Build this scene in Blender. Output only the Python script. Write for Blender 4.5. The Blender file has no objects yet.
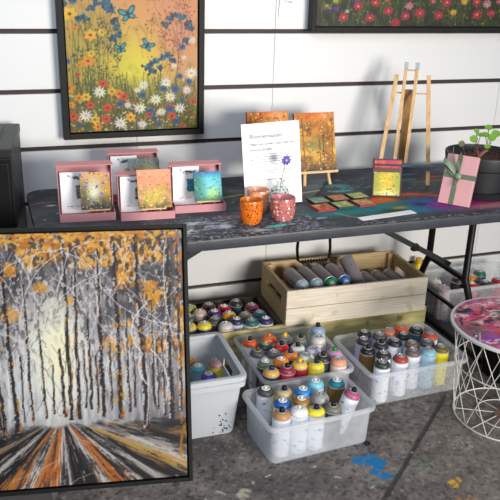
import bpy, bmesh, math, random
import numpy as np
from mathutils import Vector, Matrix
random.seed(5)
PI=math.pi
S=bpy.context.scene; C=S.collection
R=math.radians

# ------------------------------------------------------------------ materials
def lin(c):
    return tuple(((v/255)/12.92 if v/255<=.04045 else ((v/255+.055)/1.055)**2.4) for v in c[:3])
MATS={}
def mat(name,col,rough=.5,metal=0,bump=0,bscale=60,var=0,vscale=8,spec=.5,coat=0):
    if name in MATS: return MATS[name]
    m=bpy.data.materials.new(name); m.use_nodes=True; n=m.node_tree.nodes; l=m.node_tree.links
    b=n['Principled BSDF']; c=lin(col)
    b.inputs['Base Color'].default_value=(*c,1); b.inputs['Roughness'].default_value=rough
    b.inputs['Metallic'].default_value=metal; b.inputs['Specular IOR Level'].default_value=spec
    b.inputs['Coat Weight'].default_value=coat
    tc=n.new('ShaderNodeTexCoord')
    if var:
        t=n.new('ShaderNodeTexNoise'); t.inputs['Scale'].default_value=vscale; t.inputs['Detail'].default_value=5
        l.new(tc.outputs['Object'],t.inputs['Vector'])
        mx=n.new('ShaderNodeMix'); mx.data_type='RGBA'
        mx.inputs[6].default_value=(*[v*(1-var) for v in c],1); mx.inputs[7].default_value=(*[min(1,v*(1+var)) for v in c],1)
        l.new(t.outputs['Fac'],mx.inputs[0]); l.new(mx.outputs[2],b.inputs['Base Color'])
    if bump:
        t=n.new('ShaderNodeTexNoise'); t.inputs['Scale'].default_value=bscale; t.inputs['Detail'].default_value=4
        l.new(tc.outputs['Object'],t.inputs['Vector'])
        bp=n.new('ShaderNodeBump'); bp.inputs['Strength'].default_value=bump; bp.inputs['Distance'].default_value=.002
        l.new(t.outputs['Fac'],bp.inputs['Height']); l.new(bp.outputs[0],b.inputs['Normal'])
    MATS[name]=m; return m
def wood(name,a,b_,scale=(3,40,40),rough=.7,spots=None):
    m=bpy.data.materials.new(name); m.use_nodes=True; n=m.node_tree.nodes; l=m.node_tree.links
    b=n['Principled BSDF']; b.inputs['Roughness'].default_value=rough
    tc=n.new('ShaderNodeTexCoord'); mp=n.new('ShaderNodeMapping'); mp.inputs['Scale'].default_value=scale
    l.new(tc.outputs['Object'],mp.inputs[0])
    t=n.new('ShaderNodeTexNoise'); t.inputs['Scale'].default_value=2.5; t.inputs['Detail'].default_value=6; t.inputs['Distortion'].default_value=.6
    l.new(mp.outputs[0],t.inputs['Vector'])
    r=n.new('ShaderNodeValToRGB'); r.color_ramp.elements[0].position=.35; r.color_ramp.elements[1].position=.65
    r.color_ramp.elements[0].color=(*lin(a),1); r.color_ramp.elements[1].color=(*lin(b_),1)
    l.new(t.outputs['Fac'],r.inputs[0]); out=r.outputs[0]
    if spots:
        t2=n.new('ShaderNodeTexNoise'); t2.inputs['Scale'].default_value=14; t2.inputs['Detail'].default_value=3
        l.new(tc.outputs['Object'],t2.inputs['Vector'])
        r2=n.new('ShaderNodeValToRGB'); r2.color_ramp.elements[0].position=.60; r2.color_ramp.elements[1].position=.68
        l.new(t2.outputs['Fac'],r2.inputs[0])
        mx=n.new('ShaderNodeMix'); mx.data_type='RGBA'; l.new(r2.outputs[0],mx.inputs[0]); l.new(out,mx.inputs[6]); mx.inputs[7].default_value=(*lin(spots),1)
        out=mx.outputs[2]
    l.new(out,b.inputs['Base Color'])
    bp=n.new('ShaderNodeBump'); bp.inputs['Strength'].default_value=.3; bp.inputs['Distance'].default_value=.002
    l.new(t.outputs['Fac'],bp.inputs['Height']); l.new(bp.outputs[0],b.inputs['Normal'])
    return m
def speckle(name,base,spots,rough=.25,scale=95,thr=.3):
    m=bpy.data.materials.new(name); m.use_nodes=True; n=m.node_tree.nodes; l=m.node_tree.links
    b=n['Principled BSDF']; b.inputs['Roughness'].default_value=rough
    tc=n.new('ShaderNodeTexCoord'); prev=None
    for k,(c,sc,th) in enumerate(spots):
        v=n.new('ShaderNodeTexVoronoi'); v.inputs['Scale'].default_value=sc
        mp=n.new('ShaderNodeMapping'); mp.inputs['Location'].default_value=(k*.37,k*.71,k*.13)
        l.new(tc.outputs['Object'],mp.inputs[0]); l.new(mp.outputs[0],v.inputs['Vector'])
        lt=n.new('ShaderNodeMath'); lt.operation='LESS_THAN'; lt.inputs[1].default_value=th
        l.new(v.outputs['Distance'],lt.inputs[0])
        mx=n.new('ShaderNodeMix'); mx.data_type='RGBA'; l.new(lt.outputs[0],mx.inputs[0])
        if prev is None: mx.inputs[6].default_value=(*lin(base),1)
        else: l.new(prev,mx.inputs[6])
        mx.inputs[7].default_value=(*lin(c),1); prev=mx.outputs[2]
    l.new(prev,b.inputs['Base Color']); return m
def attr_mat(name,rough=.5,bump=.3,bscale=300,coat=0,spec=.4,detail=0):
    m=bpy.data.materials.new(name); m.use_nodes=True; n=m.node_tree.nodes; l=m.node_tree.links
    b=n['Principled BSDF']; b.inputs['Roughness'].default_value=rough; b.inputs['Coat Weight'].default_value=coat
    b.inputs['Specular IOR Level'].default_value=spec
    a=n.new('ShaderNodeAttribute'); a.attribute_name='paint'
    out=a.outputs['Color']; tc=n.new('ShaderNodeTexCoord')
    t=n.new('ShaderNodeTexNoise'); t.inputs['Scale'].default_value=bscale; t.inputs['Detail'].default_value=5
    l.new(tc.outputs['Object'],t.inputs['Vector'])
    if detail:
        mr=n.new('ShaderNodeMapRange'); mr.inputs[1].default_value=.3; mr.inputs[2].default_value=.7
        mr.inputs[3].default_value=1-detail; mr.inputs[4].default_value=1+detail
        l.new(t.outputs['Fac'],mr.inputs[0])
        vm=n.new('ShaderNodeVectorMath'); vm.operation='SCALE'; l.new(out,vm.inputs[0]); l.new(mr.outputs[0],vm.inputs['Scale']); out=vm.outputs[0]
    l.new(out,b.inputs['Base Color'])
    bp=n.new('ShaderNodeBump'); bp.inputs['Strength'].default_value=bump; bp.inputs['Distance'].default_value=.001
    l.new(t.outputs['Fac'],bp.inputs['Height']); l.new(bp.outputs[0],b.inputs['Normal'])
    return m
def plastic_clear(name,col=(225,230,235),clear=.5,rough=.35):
    m=bpy.data.materials.new(name); m.use_nodes=True; n=m.node_tree.nodes; l=m.node_tree.links
    n.remove(n['Principled BSDF']); o=n['Material Output']
    tr=n.new('ShaderNodeBsdfTransparent'); tr.inputs[0].default_value=(.985,.99,.995,1)
    d=n.new('ShaderNodeBsdfDiffuse'); d.inputs[0].default_value=(*lin(col),1)
    tl=n.new('ShaderNodeBsdfTranslucent'); tl.inputs[0].default_value=(*lin(col),1)
    g=n.new('ShaderNodeBsdfGlossy'); g.inputs['Roughness'].default_value=rough
    m1=n.new('ShaderNodeMixShader'); m1.inputs[0].default_value=.45; l.new(d.outputs[0],m1.inputs[1]); l.new(tl.outputs[0],m1.inputs[2])
    t=n.new('ShaderNodeTexNoise'); t.inputs['Scale'].default_value=30; tc=n.new('ShaderNodeTexCoord'); l.new(tc.outputs['Object'],t.inputs['Vector'])
    mr=n.new('ShaderNodeMapRange'); mr.inputs[3].default_value=1-clear-.1; mr.inputs[4].default_value=1-clear+.1; l.new(t.outputs['Fac'],mr.inputs[0])
    m2=n.new('ShaderNodeMixShader'); l.new(mr.outputs[0],m2.inputs[0]); l.new(tr.outputs[0],m2.inputs[1]); l.new(m1.outputs[0],m2.inputs[2])
    fr=n.new('ShaderNodeFresnel'); fr.inputs[0].default_value=1.4
    ge=n.new('ShaderNodeNewGeometry'); iv=n.new('ShaderNodeMath'); iv.operation='SUBTRACT'; iv.inputs[0].default_value=1; l.new(ge.outputs['Backfacing'],iv.inputs[1])
    mu=n.new('ShaderNodeMath'); mu.operation='MULTIPLY'; l.new(fr.outputs[0],mu.inputs[0]); l.new(iv.outputs[0],mu.inputs[1])
    m3=n.new('ShaderNodeMixShader'); l.new(mu.outputs[0],m3.inputs[0]); l.new(m2.outputs[0],m3.inputs[1]); l.new(g.outputs[0],m3.inputs[2])
    l.new(m3.outputs[0],o.inputs[0]); return m

BLACK=mat('black_satin',(14,14,16),.4,spec=.3); BLACKM=mat('black_metal',(13,14,16),.45,.0,spec=.3); FRAMEB=mat('black_frame_paint',(17,18,21),.55,0,.1,80,spec=.25)
SILVER=mat('silver_metal',(204,204,206),.35,.55); WHITEP=mat('white_plastic',(235,235,235),.4)
PINE=wood('pine',(205,165,112),(226,190,140),(30,30,3)); PINEH=wood('pine_flat',(214,178,130),(232,203,158),(3,30,30))
PAPER=mat('white_paper',(240,241,243),.6)

# ------------------------------------------------------------------ mesh helpers
def obj(name,bm,m,parent=None,smooth=None,loc=None,rot=None):
    me=bpy.data.meshes.new(name); 
    bmesh.ops.recalc_face_normals(bm,faces=bm.faces)
    bm.to_mesh(me); bm.free()
    ms=m if isinstance(m,(list,tuple)) else [m]
    for x in ms: me.materials.append(x)
    if smooth:
        for p in me.polygons: p.use_smooth=True
        me.set_sharp_from_angle(angle=R(smooth))
    o=bpy.data.objects.new(name,me); C.objects.link(o)
    if parent: o.parent=parent
    if loc: o.location=loc
    if rot: o.rotation_euler=rot
    return o
def tag(o,label,cat,group=None,kind=None):
    o['label']=label; o['category']=cat
    if group: o['group']=group
    if kind: o['kind']=kind
    return o
def thing(name,label,cat,loc=(0,0,0),rot=(0,0,0),group=None):
    o=bpy.data.objects.new(name,None); C.objects.link(o); o.empty_display_size=.05
    o.location=loc; o.rotation_euler=rot
    return tag(o,label,cat,group)
def B(): return bmesh.new()
def box(bm,x0,x1,y0,y1,z0,z1,bev=0,M=None,mi=0):
    vs=[bm.verts.new((x,y,z)) for x in (x0,x1) for y in (y0,y1) for z in (z0,z1)]
    f=[(0,1,3,2),(4,6,7,5),(0,4,5,1),(2,3,7,6),(0,2,6,4),(1,5,7,3)]
    fs=[bm.faces.new([vs[i] for i in q]) for q in f]
    for q in fs: q.material_index=mi
    if bev:
        es=list({e for q in fs for e in q.edges})
        r=bmesh.ops.bevel(bm,geom=es,offset=bev,segments=2,affect='EDGES',profile=.5)
        vs=list({v for q in r['faces'] for v in q.verts}|{v for v in vs if v.is_valid})
    if M is not None: bmesh.ops.transform(bm,matrix=M,verts=vs)
    return bm
def loft(bm,rings,cap0=True,cap1=True,mi=0):
    L=[[bm.verts.new(p) for p in r] for r in rings]; n=len(L[0]); out=[]
    for a,b in zip(L,L[1:]):
        for i in range(n): out.append(bm.faces.new((a[i],a[(i+1)%n],b[(i+1)%n],b[i])))
    if cap0: out.append(bm.faces.new(L[0][::-1]))
    if cap1: out.append(bm.faces.new(L[-1]))
    for f in out: f.material_index=mi
    return bm
def circ(r,z,n=24,x=0,y=0): return [(x+r*math.cos(2*PI*i/n),y+r*math.sin(2*PI*i/n),z) for i in range(n)]
def lathe(bm,prof,n=24,cap0=True,cap1=True,x=0,y=0,mi=0): return loft(bm,[circ(r,z,n,x,y) for r,z in prof],cap0,cap1,mi)
def tube(bm,pts,r,n=8,closed=False,flat=None):
    pts=[Vector(p) for p in pts]; rings=[]; up=None; N=len(pts)
    for i,p in enumerate(pts):
        if closed: d=(pts[(i+1)%N]-pts[i-1])
        else: d=(pts[min(i+1,N-1)]-pts[max(i-1,0)])
        d.normalize()
        if up is None: up=Vector((0,0,1)) if abs(d.z)<.9 else Vector((1,0,0))
        s=d.cross(up).normalized(); up=s.cross(d).normalized()
        a,b=(r,r) if not flat else flat
        rings.append([p+s*a*math.cos(2*PI*k/n)+up*b*math.sin(2*PI*k/n) for k in range(n)])
    if closed: loft(bm,rings+[rings[0]],False,False); bmesh.ops.remove_doubles(bm,verts=bm.verts,dist=1e-6)
    else: loft(bm,rings)
    return bm
def bar(bm,a,b,w,t,up=(0,0,1)):
    a=Vector(a);b=Vector(b);d=(b-a).normalized();u=Vector(up); s=d.cross(u).normalized(); u=s.cross(d).normalized()
    rg=[[p+s*w/2*i+u*t/2*j for i,j in ((-1,-1),(1,-1),(1,1),(-1,1))] for p in (a,b)]
    return loft(bm,rg)
def rrect(w,d,r,z,n=5,cx=0,cy=0):
    out=[]
    for sx,sy,a0 in ((1,1,0),(-1,1,90),(-1,-1,180),(1,-1,270)):
        for k in range(n+1):
            a=R(a0+90*k/n); out.append((cx+sx*(w/2-r)+r*math.cos(a),cy+sy*(d/2-r)+r*math.sin(a),z))
    return out
def cut(o,boxes):
    bm=B()
    for bx in boxes: box(bm,*bx)
    c=obj('cutter',bm,BLACK); c.matrix_world=o.matrix_world
    md=o.modifiers.new('b','BOOLEAN'); md.object=c; md.operation='DIFFERENCE'; md.solver='EXACT'
    bpy.context.view_layer.update(); dg=bpy.context.evaluated_depsgraph_get()
    me=bpy.data.meshes.new_from_object(o.evaluated_get(dg)); o.modifiers.clear(); o.data=me
    bpy.data.objects.remove(c)

# ------------------------------------------------------------------ painter
class Art:
    tone=1.0
    def __init__(s,w,h,res,base,seed=0,ox=0,oy=0):
        s.w,s.h,s.ox,s.oy=w,h,ox,oy; s.nx=int(w/res)+1; s.ny=int(h/res)+1; s.r=np.random.RandomState(seed)
        s.a=np.ones((s.ny,s.nx,3))*np.array(base,float)
        s.X,s.Y=np.meshgrid(np.linspace(ox,ox+w,s.nx),np.linspace(oy,oy+h,s.ny)); s.res=w/(s.nx-1)
    def noise(s,sx,sy=None,oct=3):
        sy=sy or sx; out=np.zeros((s.ny,s.nx)); tot=0
        for o in range(oct):
            gx=int(s.w/sx*2**o)+3; gy=int(s.h/sy*2**o)+3; g=s.r.rand(gy,gx)
            fx=(s.X-s.ox)/s.w*(gx-2); fy=(s.Y-s.oy)/s.h*(gy-2); ix=fx.astype(int); iy=fy.astype(int); fx=fx-ix; fy=fy-iy
            fx=fx*fx*(3-2*fx); fy=fy*fy*(3-2*fy)
            v=(g[iy,ix]*(1-fx)+g[iy,ix+1]*fx)*(1-fy)+(g[iy+1,ix]*(1-fx)+g[iy+1,ix+1]*fx)*fy
            out+=v*.5**o; tot+=.5**o
        return out/tot
    def blend(s,m,c):
        m=np.clip(m,0,1)[...,None]; s.a=s.a*(1-m)+np.array(c,float)*m
    def glow(s,x,y,rx,ry,c,a=1,p=1): s.blend(a*np.exp(-(((s.X-x)/rx)**2+((s.Y-y)/ry)**2)**p),c)
    def win(s,x0,x1,y0,y1):
        f=lambda v,o,t,n: int(np.clip((v-o)/t*(n-1),-1,n))
        i0=max(f(x0,s.ox,s.w,s.nx),0); i1=min(f(x1,s.ox,s.w,s.nx)+2,s.nx); j0=max(f(y0,s.oy,s.h,s.ny),0); j1=min(f(y1,s.oy,s.h,s.ny)+2,s.ny)
        return slice(j0,j1),slice(i0,i1)
    def ell(s,x,y,rx,ry,c,rot=0,a=1):
        m=max(rx,ry)+s.res; w=s.win(x-m,x+m,y-m,y+m); X=s.X[w]-x; Y=s.Y[w]-y
        if X.size==0: return
        cr,sr=math.cos(rot),math.sin(rot); U=X*cr+Y*sr; V=-X*sr+Y*cr
        d=(np.sqrt((U/rx)**2+(V/ry)**2)-1)*min(rx,ry)
        k=np.clip(.5-d/s.res,0,1)[...,None]*a; s.a[w]=s.a[w]*(1-k)+np.array(c,float)*k
    def line(s,x0,y0,x1,y1,wd,c,a=1):
        m=wd+s.res; w=s.win(min(x0,x1)-m,max(x0,x1)+m,min(y0,y1)-m,max(y0,y1)+m); X=s.X[w]-x0; Y=s.Y[w]-y0
        if X.size==0: return
        dx,dy=x1-x0,y1-y0; t=np.clip((X*dx+Y*dy)/(dx*dx+dy*dy+1e-12),0,1)
        d=np.hypot(X-t*dx,Y-t*dy)-wd/2; k=np.clip(.5-d/s.res,0,1)[...,None]*a*min(1,wd/s.res*1.2); s.a[w]=s.a[w]*(1-k)+np.array(c,float)*k
    def poly(s,P,wd,c,a=1):
        for (p,q) in zip(P,P[1:]): s.line(*p,*q,wd,c,a)
    def wander(s,x0,y0,x1,y1,wd,c,jit,n=8,a=1):
        P=[(x0+(x1-x0)*k/n+(s.r.rand()-.5)*jit*(0<k<n),y0+(y1-y0)*k/n+(s.r.rand()-.5)*jit*(0<k<n)) for k in range(n+1)]
        s.poly(P,wd,c,a)
    def flower(s,x,y,r,c,n=8,cc=(230,190,40),sq=.8,pw=.22):
        a0=s.r.rand()*6
        for k in range(n):
            a=a0+2*PI*k/n; s.ell(x+.55*r*math.cos(a),y+.55*r*sq*math.sin(a),r*.5,r*pw,[v*(.85+.2*s.r.rand()) for v in c],math.atan2(sq*math.sin(a),math.cos(a)))
        s.ell(x,y,r*.25,r*.25*sq,cc)
def art_mesh(name,art,thick,mats,parent=None,flat=False,inset=0):
    """slab whose front (facing -y) or top carries the painted grid"""
    ny,nx=art.ny,art.nx; X,Y=art.X.ravel(),art.Y.ravel(); N=nx*ny
    co=np.zeros((N,3)); co[:,0]=X
    if flat: co[:,1]=Y; co[:,2]=0
    else: co[:,2]=Y
    i=np.arange(N).reshape(ny,nx); q=np.stack([i[:-1,:-1],i[:-1,1:],i[1:,1:],i[1:,:-1]],-1).reshape(-1,4)
    x0,x1,y0,y1=art.ox,art.ox+art.w,art.oy,art.oy+art.h
    c4=[(x0,y0),(x1,y0),(x1,y1),(x0,y1)]
    ex=[]
    if thick:
        if flat: ex=[(a,b,0) for a,b in c4]+[(a,b,-thick) for a,b in c4]
        else: ex=[(a,0,b) for a,b in c4]+[(a,thick,b) for a,b in c4]
    fq=q.tolist()
    if thick:
        for k in range(4):
            j=(k+1)%4; fq.append([N+k,N+4+k,N+4+j,N+j])
        fq.append([N+7,N+6,N+5,N+4])
    me=bpy.data.meshes.new(name); me.from_pydata(co.tolist()+ex,[],fq)
    for m in mats: me.materials.append(m)
    if thick and len(mats)>1:
        mi=np.zeros(len(fq),int); mi[-5:]=1; me.polygons.foreach_set('material_index',mi)
    at=me.color_attributes.new('paint','FLOAT_COLOR','POINT')
    c=np.clip(art.a.reshape(-1,3)/255*art.tone,0,1); c=np.where(c<=.04045,c/12.92,((c+.055)/1.055)**2.4)
    full=np.ones((N+len(ex),4)); full[:N,:3]=c; full[N:,:3]=c.mean(0)*.5
    at.data.foreach_set('color',full.ravel().astype(np.float32)); me.update()
    o=bpy.data.objects.new(name,me); C.objects.link(o)
    if parent: o.parent=parent
    return o
OIL=attr_mat('oil_paint',.5,.5,350,.0,.35); EDGE=mat('canvas_edge',(45,38,34),.7)
PRINT=attr_mat('print_paper',.6,0,50)

# ================================================================== SETTING
# floor
fa=Art(2.3,1.1,.0045,(94,88,86),11,ox=.1,oy=-1.65)
n1=fa.noise(.5); n2=fa.noise(.06,None,4); n3=fa.noise(.012,None,2)
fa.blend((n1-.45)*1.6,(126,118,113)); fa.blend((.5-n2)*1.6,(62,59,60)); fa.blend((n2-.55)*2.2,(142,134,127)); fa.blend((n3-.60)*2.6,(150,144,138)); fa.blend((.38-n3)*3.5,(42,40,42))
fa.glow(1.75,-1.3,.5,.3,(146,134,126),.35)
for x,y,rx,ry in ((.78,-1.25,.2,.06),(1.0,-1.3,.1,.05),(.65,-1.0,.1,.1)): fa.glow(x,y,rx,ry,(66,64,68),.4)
fa.poly([(1.69,-.93),(1.56,-1.05),(1.42,-1.17),(1.30,-1.28),(1.15,-1.41),(1.0,-1.54)],.016,(52,50,51),.75)
fa.poly([(1.69,-.94),(1.42,-1.18),(1.15,-1.42)],.005,(36,35,37),.6)
fa.wander(.3,-1.27,1.25,-1.20,.004,(66,64,66),.05,20,.7)
for x,y,rx,ry in ((1.150,-1.212,.022,.018),(1.175,-1.207,.02,.012),(1.205,-1.215,.022,.014),(1.188,-1.235,.03,.017),(1.222,-1.240,.018,.015),(1.205,-1.262,.02,.02),(1.182,-1.285,.022,.015),(1.195,-1.318,.03,.013),(1.215,-1.324,.012,.01)):
    for k in range(6): fa.ell(x+fa.r.randn()*rx*.4,y+fa.r.randn()*ry*.4,rx*.5,ry*.55,(22,110,170),fa.r.rand()*3)
for k in range(30): fa.ell(1.19+fa.r.randn()*.035,-1.25+fa.r.randn()*.05,.003,.003,(30,140,200))
fa.ell(1.165,-1.262,.012,.016,(140,98,88),a=.6)
for P in ([(1.385,-1.26),(1.34,-1.33),(1.27,-1.37)],[(1.40,-1.27),(1.385,-1.33),(1.36,-1.36)],[(1.33,-1.30),(1.42,-1.29)]):
    for k in range(3): fa.wander(*P[0],*P[-1],.003,(66,100,82),.03,8,.45)
for k in range(14): fa.ell(1.41+fa.r.randn()*.013,-1.425+fa.r.randn()*.012,.008,.007,(206,158,52),a=.85)
for k in range(6): fa.ell(1.39+fa.r.randn()*.02,-1.50+fa.r.randn()*.01,.006,.005,(190,120,60),a=.8)
for k in range(26): fa.ell(1.56+fa.r.randn()*.03,-1.24+fa.r.randn()*.02,.004,.003,(190,190,195),a=.7)
for k in range(14): fa.ell(.70+fa.r.randn()*.012,-1.258+fa.r.randn()*.014,.009,.009,(176,168,150),a=.7)
for x,y in ((.982,-1.199),(.62,-1.22),(.57,-1.25),(1.058,-1.083),(1.03,-1.27),(1.356,-1.225),(.8,-1.2),(.75,-1.22),(1.12,-1.36)): fa.line(x,y,x+.022*fa.r.rand(),y+.012*fa.r.randn(),.005,(205,200,195))
cols=[(200,196,190),(170,150,130),(60,110,130),(150,70,60),(190,170,90),(90,120,90),(210,205,200),(45,45,48)]
for k in range(650):
    q=.0008+.0025*fa.r.rand()**2; fa.ell(.1+2.3*fa.r.rand(),-1.65+1.1*fa.r.rand(),q*1.5,q,cols[fa.r.randint(8)],fa.r.rand()*3,.7)
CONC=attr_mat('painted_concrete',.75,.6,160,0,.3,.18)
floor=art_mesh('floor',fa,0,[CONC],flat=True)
# rest of the slab joined on as a second material
CON2=mat('plain_concrete',(80,77,76),.8,0,.3,60,.35,6)
bm=B(); bm.from_mesh(floor.data)
lay=bm.verts.layers.float_color['paint']
X0,X1,Y0,Y1=.1,2.4,-1.65,-.55
for a,b,c,d in ((-3,5,-7,Y0),(-3,5,Y1,.1),(-3,X0,Y0,Y1),(X1,5,Y0,Y1)):
    f=bm.faces.new([bm.verts.new(p) for p in ((a,c,0),(b,c,0),(b,d,0),(a,d,0))]); f.material_index=1
bm.to_mesh(floor.data); bm.free(); floor.data.materials.append(CON2); floor['kind']='structure'
# slat wall: white boards, dark grooves between them
WALLM=mat('white_slat_board',(219,221,224),.45,0,.05,30,.02,3); GROOVE=mat('dark_groove',(48,33,31),.6)
bm=B(); zs=[1.3638+.2355*k for k in range(6,-7,-1)]
ze=[3.0]+[z for z in zs if z<2.9 and z>.02]+[0.0]
for a,b in zip(ze,ze[1:]):
    t=a-(.0095 if a<3 else 0); u=b+(.0095 if b>0 else 0)
    if t-u>.02:
        for x0,x1 in ((-2.2,.62-1.219),(-.597,.6205),(.6220,1.2395+.0),(1.241,2.46),(2.4615,4.2)): box(bm,x0,x1,0,.014,u,t,.0012)
box(bm,-2.2,4.2,.014,.03,0,3.0,mi=1)
w=obj('wall_back',bm,[WALLM,GROOVE]); w['kind']='structure'

# ================================================================== PAINTINGS ON THE WALL
def framed(name,label,art,loc,rot,tone=.86,lip=.012,rail=.02,depth=.045,m=FRAMEB,gap=.004,mats=None):
    t=thing(name,label,'painting',loc,rot); art.tone=tone
    w,h=art.w,art.h
    cv=art_mesh('canvas',art,.02,mats or [OIL,EDGE],t); cv.location=(0,-.006,0)
    bm=B(); g=gap; r=rail
    for x0,x1,z0,z1 in ((-g-r,-g,-g-r,h+g+r),(w+g,w+g+r,-g-r,h+g+r),(-g,w+g,-g-r,-g),(-g,w+g,h+g,h+g+r)):
        box(bm,x0,x1,-.014,depth-.014,z0,z1,.0015)
    box(bm,-g,w+g,.018,.024,-g,h+g)
    obj('frame',bm,m,t); return t
# wildflower meadow
W_,H_=.536,.70
a=Art(W_,H_,.0028,(214,150,96),3)
yy=a.Y/H_
a.blend(np.clip((.75-yy)*2,0,1),(224,176,80)); a.blend(np.clip((yy-.5)*1.8,0,1)*.8,(226,150,104))
a.glow(.27,.24,.17,.16,(232,220,60),.95); a.glow(.08,.3,.12,.25,(168,160,60),.75); a.glow(.46,.38,.1,.14,(222,140,118),.8); a.glow(.5,.2,.09,.12,(196,150,120),.6)
a.blend(np.clip((.2-a.Y+.05*a.noise(.05))*7,0,1)*.9,(74,78,36)); a.blend((a.noise(.03)-.55)*1.2,(120,110,40))
def UM(px,py): 
    l=63.5+ (py/130)*9.5; r=196.5+py/130*3.5
    return (px-l)/(r-l)*W_, (131-(px-70)*.05-py)/238.
for k in range(420):
    x=a.r.rand()*W_; h=(.08+.16*a.r.rand())*(1.9 if x<.14 and a.r.rand()<.5 else 1); c=[(52,70,28),(96,104,36),(140,140,52),(40,48,30)][a.r.randint(4)]
    a.wander(x,0,x+a.r.randn()*.03,h,.0022,c,.008,5,.8)
for k in range(500): a.ell(a.r.rand()*W_,abs(a.r.randn())*.09,.003+.003*a.r.rand(),.003,[(60,80,40),(180,60,40),(220,190,70),(40,60,70),(225,220,200),(200,110,50)][a.r.randint(6)],a=.8)
TEAL=[(20,66,92),(30,88,118),(14,48,78),(50,112,140)]
def umbel(px,py,pts):
    bx,by=UM(px,py)
    for (qx,qy) in pts:
        x,y=UM(qx,qy); a.wander(bx,by,x,y,.0018,(90,72,50),.004,3,.8)
        for k in range(14): a.ell(x+a.r.randn()*.007,y+a.r.randn()*.005,.0065,.005,TEAL[a.r.randint(4)],a.r.rand()*3)
umbel(88,50,[(64,12),(72,8),(80,4),(66,3),(90,14),(95,8),(78,24),(84,22),(88,1)])
umbel(107,52,[(96,4),(104,7),(109,15),(113,24),(116,30),(118,36),(112,40),(106,12),(101,10)])
umbel(178,50,[(165,24),(169,18),(175,15),(182,17),(187,22),(190,27),(185,38)])
umbel(158,90,[(147,66),(151,62),(156,59),(162,56),(168,54),(172,58),(160,66),(152,70)])
for (px,py,tx,ty) in ((88,50,92,125),(107,52,104,120),(178,50,176,120),(158,90,160,125)): x,y=UM(px,py);u,v=UM(tx,ty);a.wander(x,y,u,v,.003,(70,66,40),.01)
for k in range(60):
    x=.02+a.r.rand()*.2; y=.1+a.r.rand()*.3; a.wander(x,y,x+a.r.randn()*.03,y+.05+.06*a.r.rand(),.0016,(52,60,34),.012,4,.8)
    for q in range(5): a.ell(x+a.r.randn()*.015,y+.05+a.r.randn()*.02,.005,.002,(46,56,34),a.r.rand()*3,.9)
for k in range(46):  # brown twigs
    x=.3+a.r.rand()*.22; y=.2+a.r.rand()*.4; a.wander(x,y,x+a.r.randn()*.03,y+.06+.05*a.r.rand(),.0016,(110,64,50),.01,4,.8)
    for q in range(4): a.ell(x+a.r.randn()*.02,y+.06+a.r.randn()*.02,.0035,.0025,(132,60,56))
def bfly(px,py,s,rot):
    x,y=UM(px,py)
    for (dx,dy,rx,ry,an) in ((-.55,.35,.6,.33,-.7),(.55,.35,.6,.33,.7),(-.4,-.35,.42,.3,.6),(.4,-.35,.42,.3,-.6)):
        cr,sr=math.cos(rot),math.sin(rot); ex=x+s*(dx*cr-dy*sr); ey=y+s*(dx*sr+dy*cr)
        a.ell(ex,ey,s*rx,s*ry,(16,24,30),an+rot); a.ell(ex,ey,s*rx*.75,s*ry*.7,(28,160,176),an+rot)
    a.line(x-s*.5*math.sin(rot)*-1,y-s*.5*math.cos(rot),x-s*.5*math.sin(rot),y+s*.5*math.cos(rot),.004,(14,18,22))
bfly(126,17,.034,.3); bfly(146,45,.027,-.5); bfly(119.5,49,.024,.2)
OR=(226,142,34);YE=(236,186,52);RD=(206,72,40);WH=(238,238,232);BL=(44,84,150)
for px,py,r,c in ((70,20,.03,YE),(75,33,.014,OR),(90,38,.026,YE),(88,62,.026,OR),(91,55,.016,YE),(80,66,.014,OR),(101,35,.016,YE),(70,88,.028,OR),(80,97,.02,OR),(87,96,.02,YE),(99,125,.02,OR),(112,90,.02,YE),(119,92,.022,OR),(131,115,.022,YE),(96,118,.022,YE),(73,104,.016,OR),(110,62,.012,YE)): x,y=UM(px,py); a.flower(x,y,r,c,6,(120,60,20),.8,.3)
for px,py,r in ((75,115,.02),(91,104,.018),(108,106,.02),(107,117,.02),(124,95,.018),(79,75,.01),(103,83,.02),(150,112,.018),(173,113,.02),(173,103,.012),(184,122,.012),(195,98,.016)): x,y=UM(px,py); a.flower(x,y,r,RD,5,(60,20,18),.75,.4)
for px,py,r in ((87,114,.027),(100,91,.025),(121,121,.026),(140,106,.025),(156,97,.025),(181,105,.024),(143,122,.02),(143,83,.022),(166,80,.024),(171,94,.024),(192,70,.026),(162,109,.02),(188,87,.02),(174,63,.012),(184,55,.01),(128,103,.016),(192,38,.016),(137,88,.014)): x,y=UM(px,py); a.flower(x,y,r,WH,10,(226,170,40),.85,.14)
for px,py,r in ((68,63,.014),(120,102,.014),(142,93,.016),(151,108,.016),(155,115,.014),(164,86,.016),(176,86,.018),(180,73,.014),(182,45,.014),(190,78,.014),(171,106,.018),(183,97,.012),(160,122,.012),(82,124,.01),(178,118,.016)): x,y=UM(px,py); a.flower(x,y,r,BL,6,(20,40,90),.8,.3)
framed('framed_painting','wildflower meadow painting with three turquoise butterflies in black frame hung on white slat wall',a,(.338,-.048,.968),(0,0,0),rail=.024,depth=.045,gap=.005)
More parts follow.
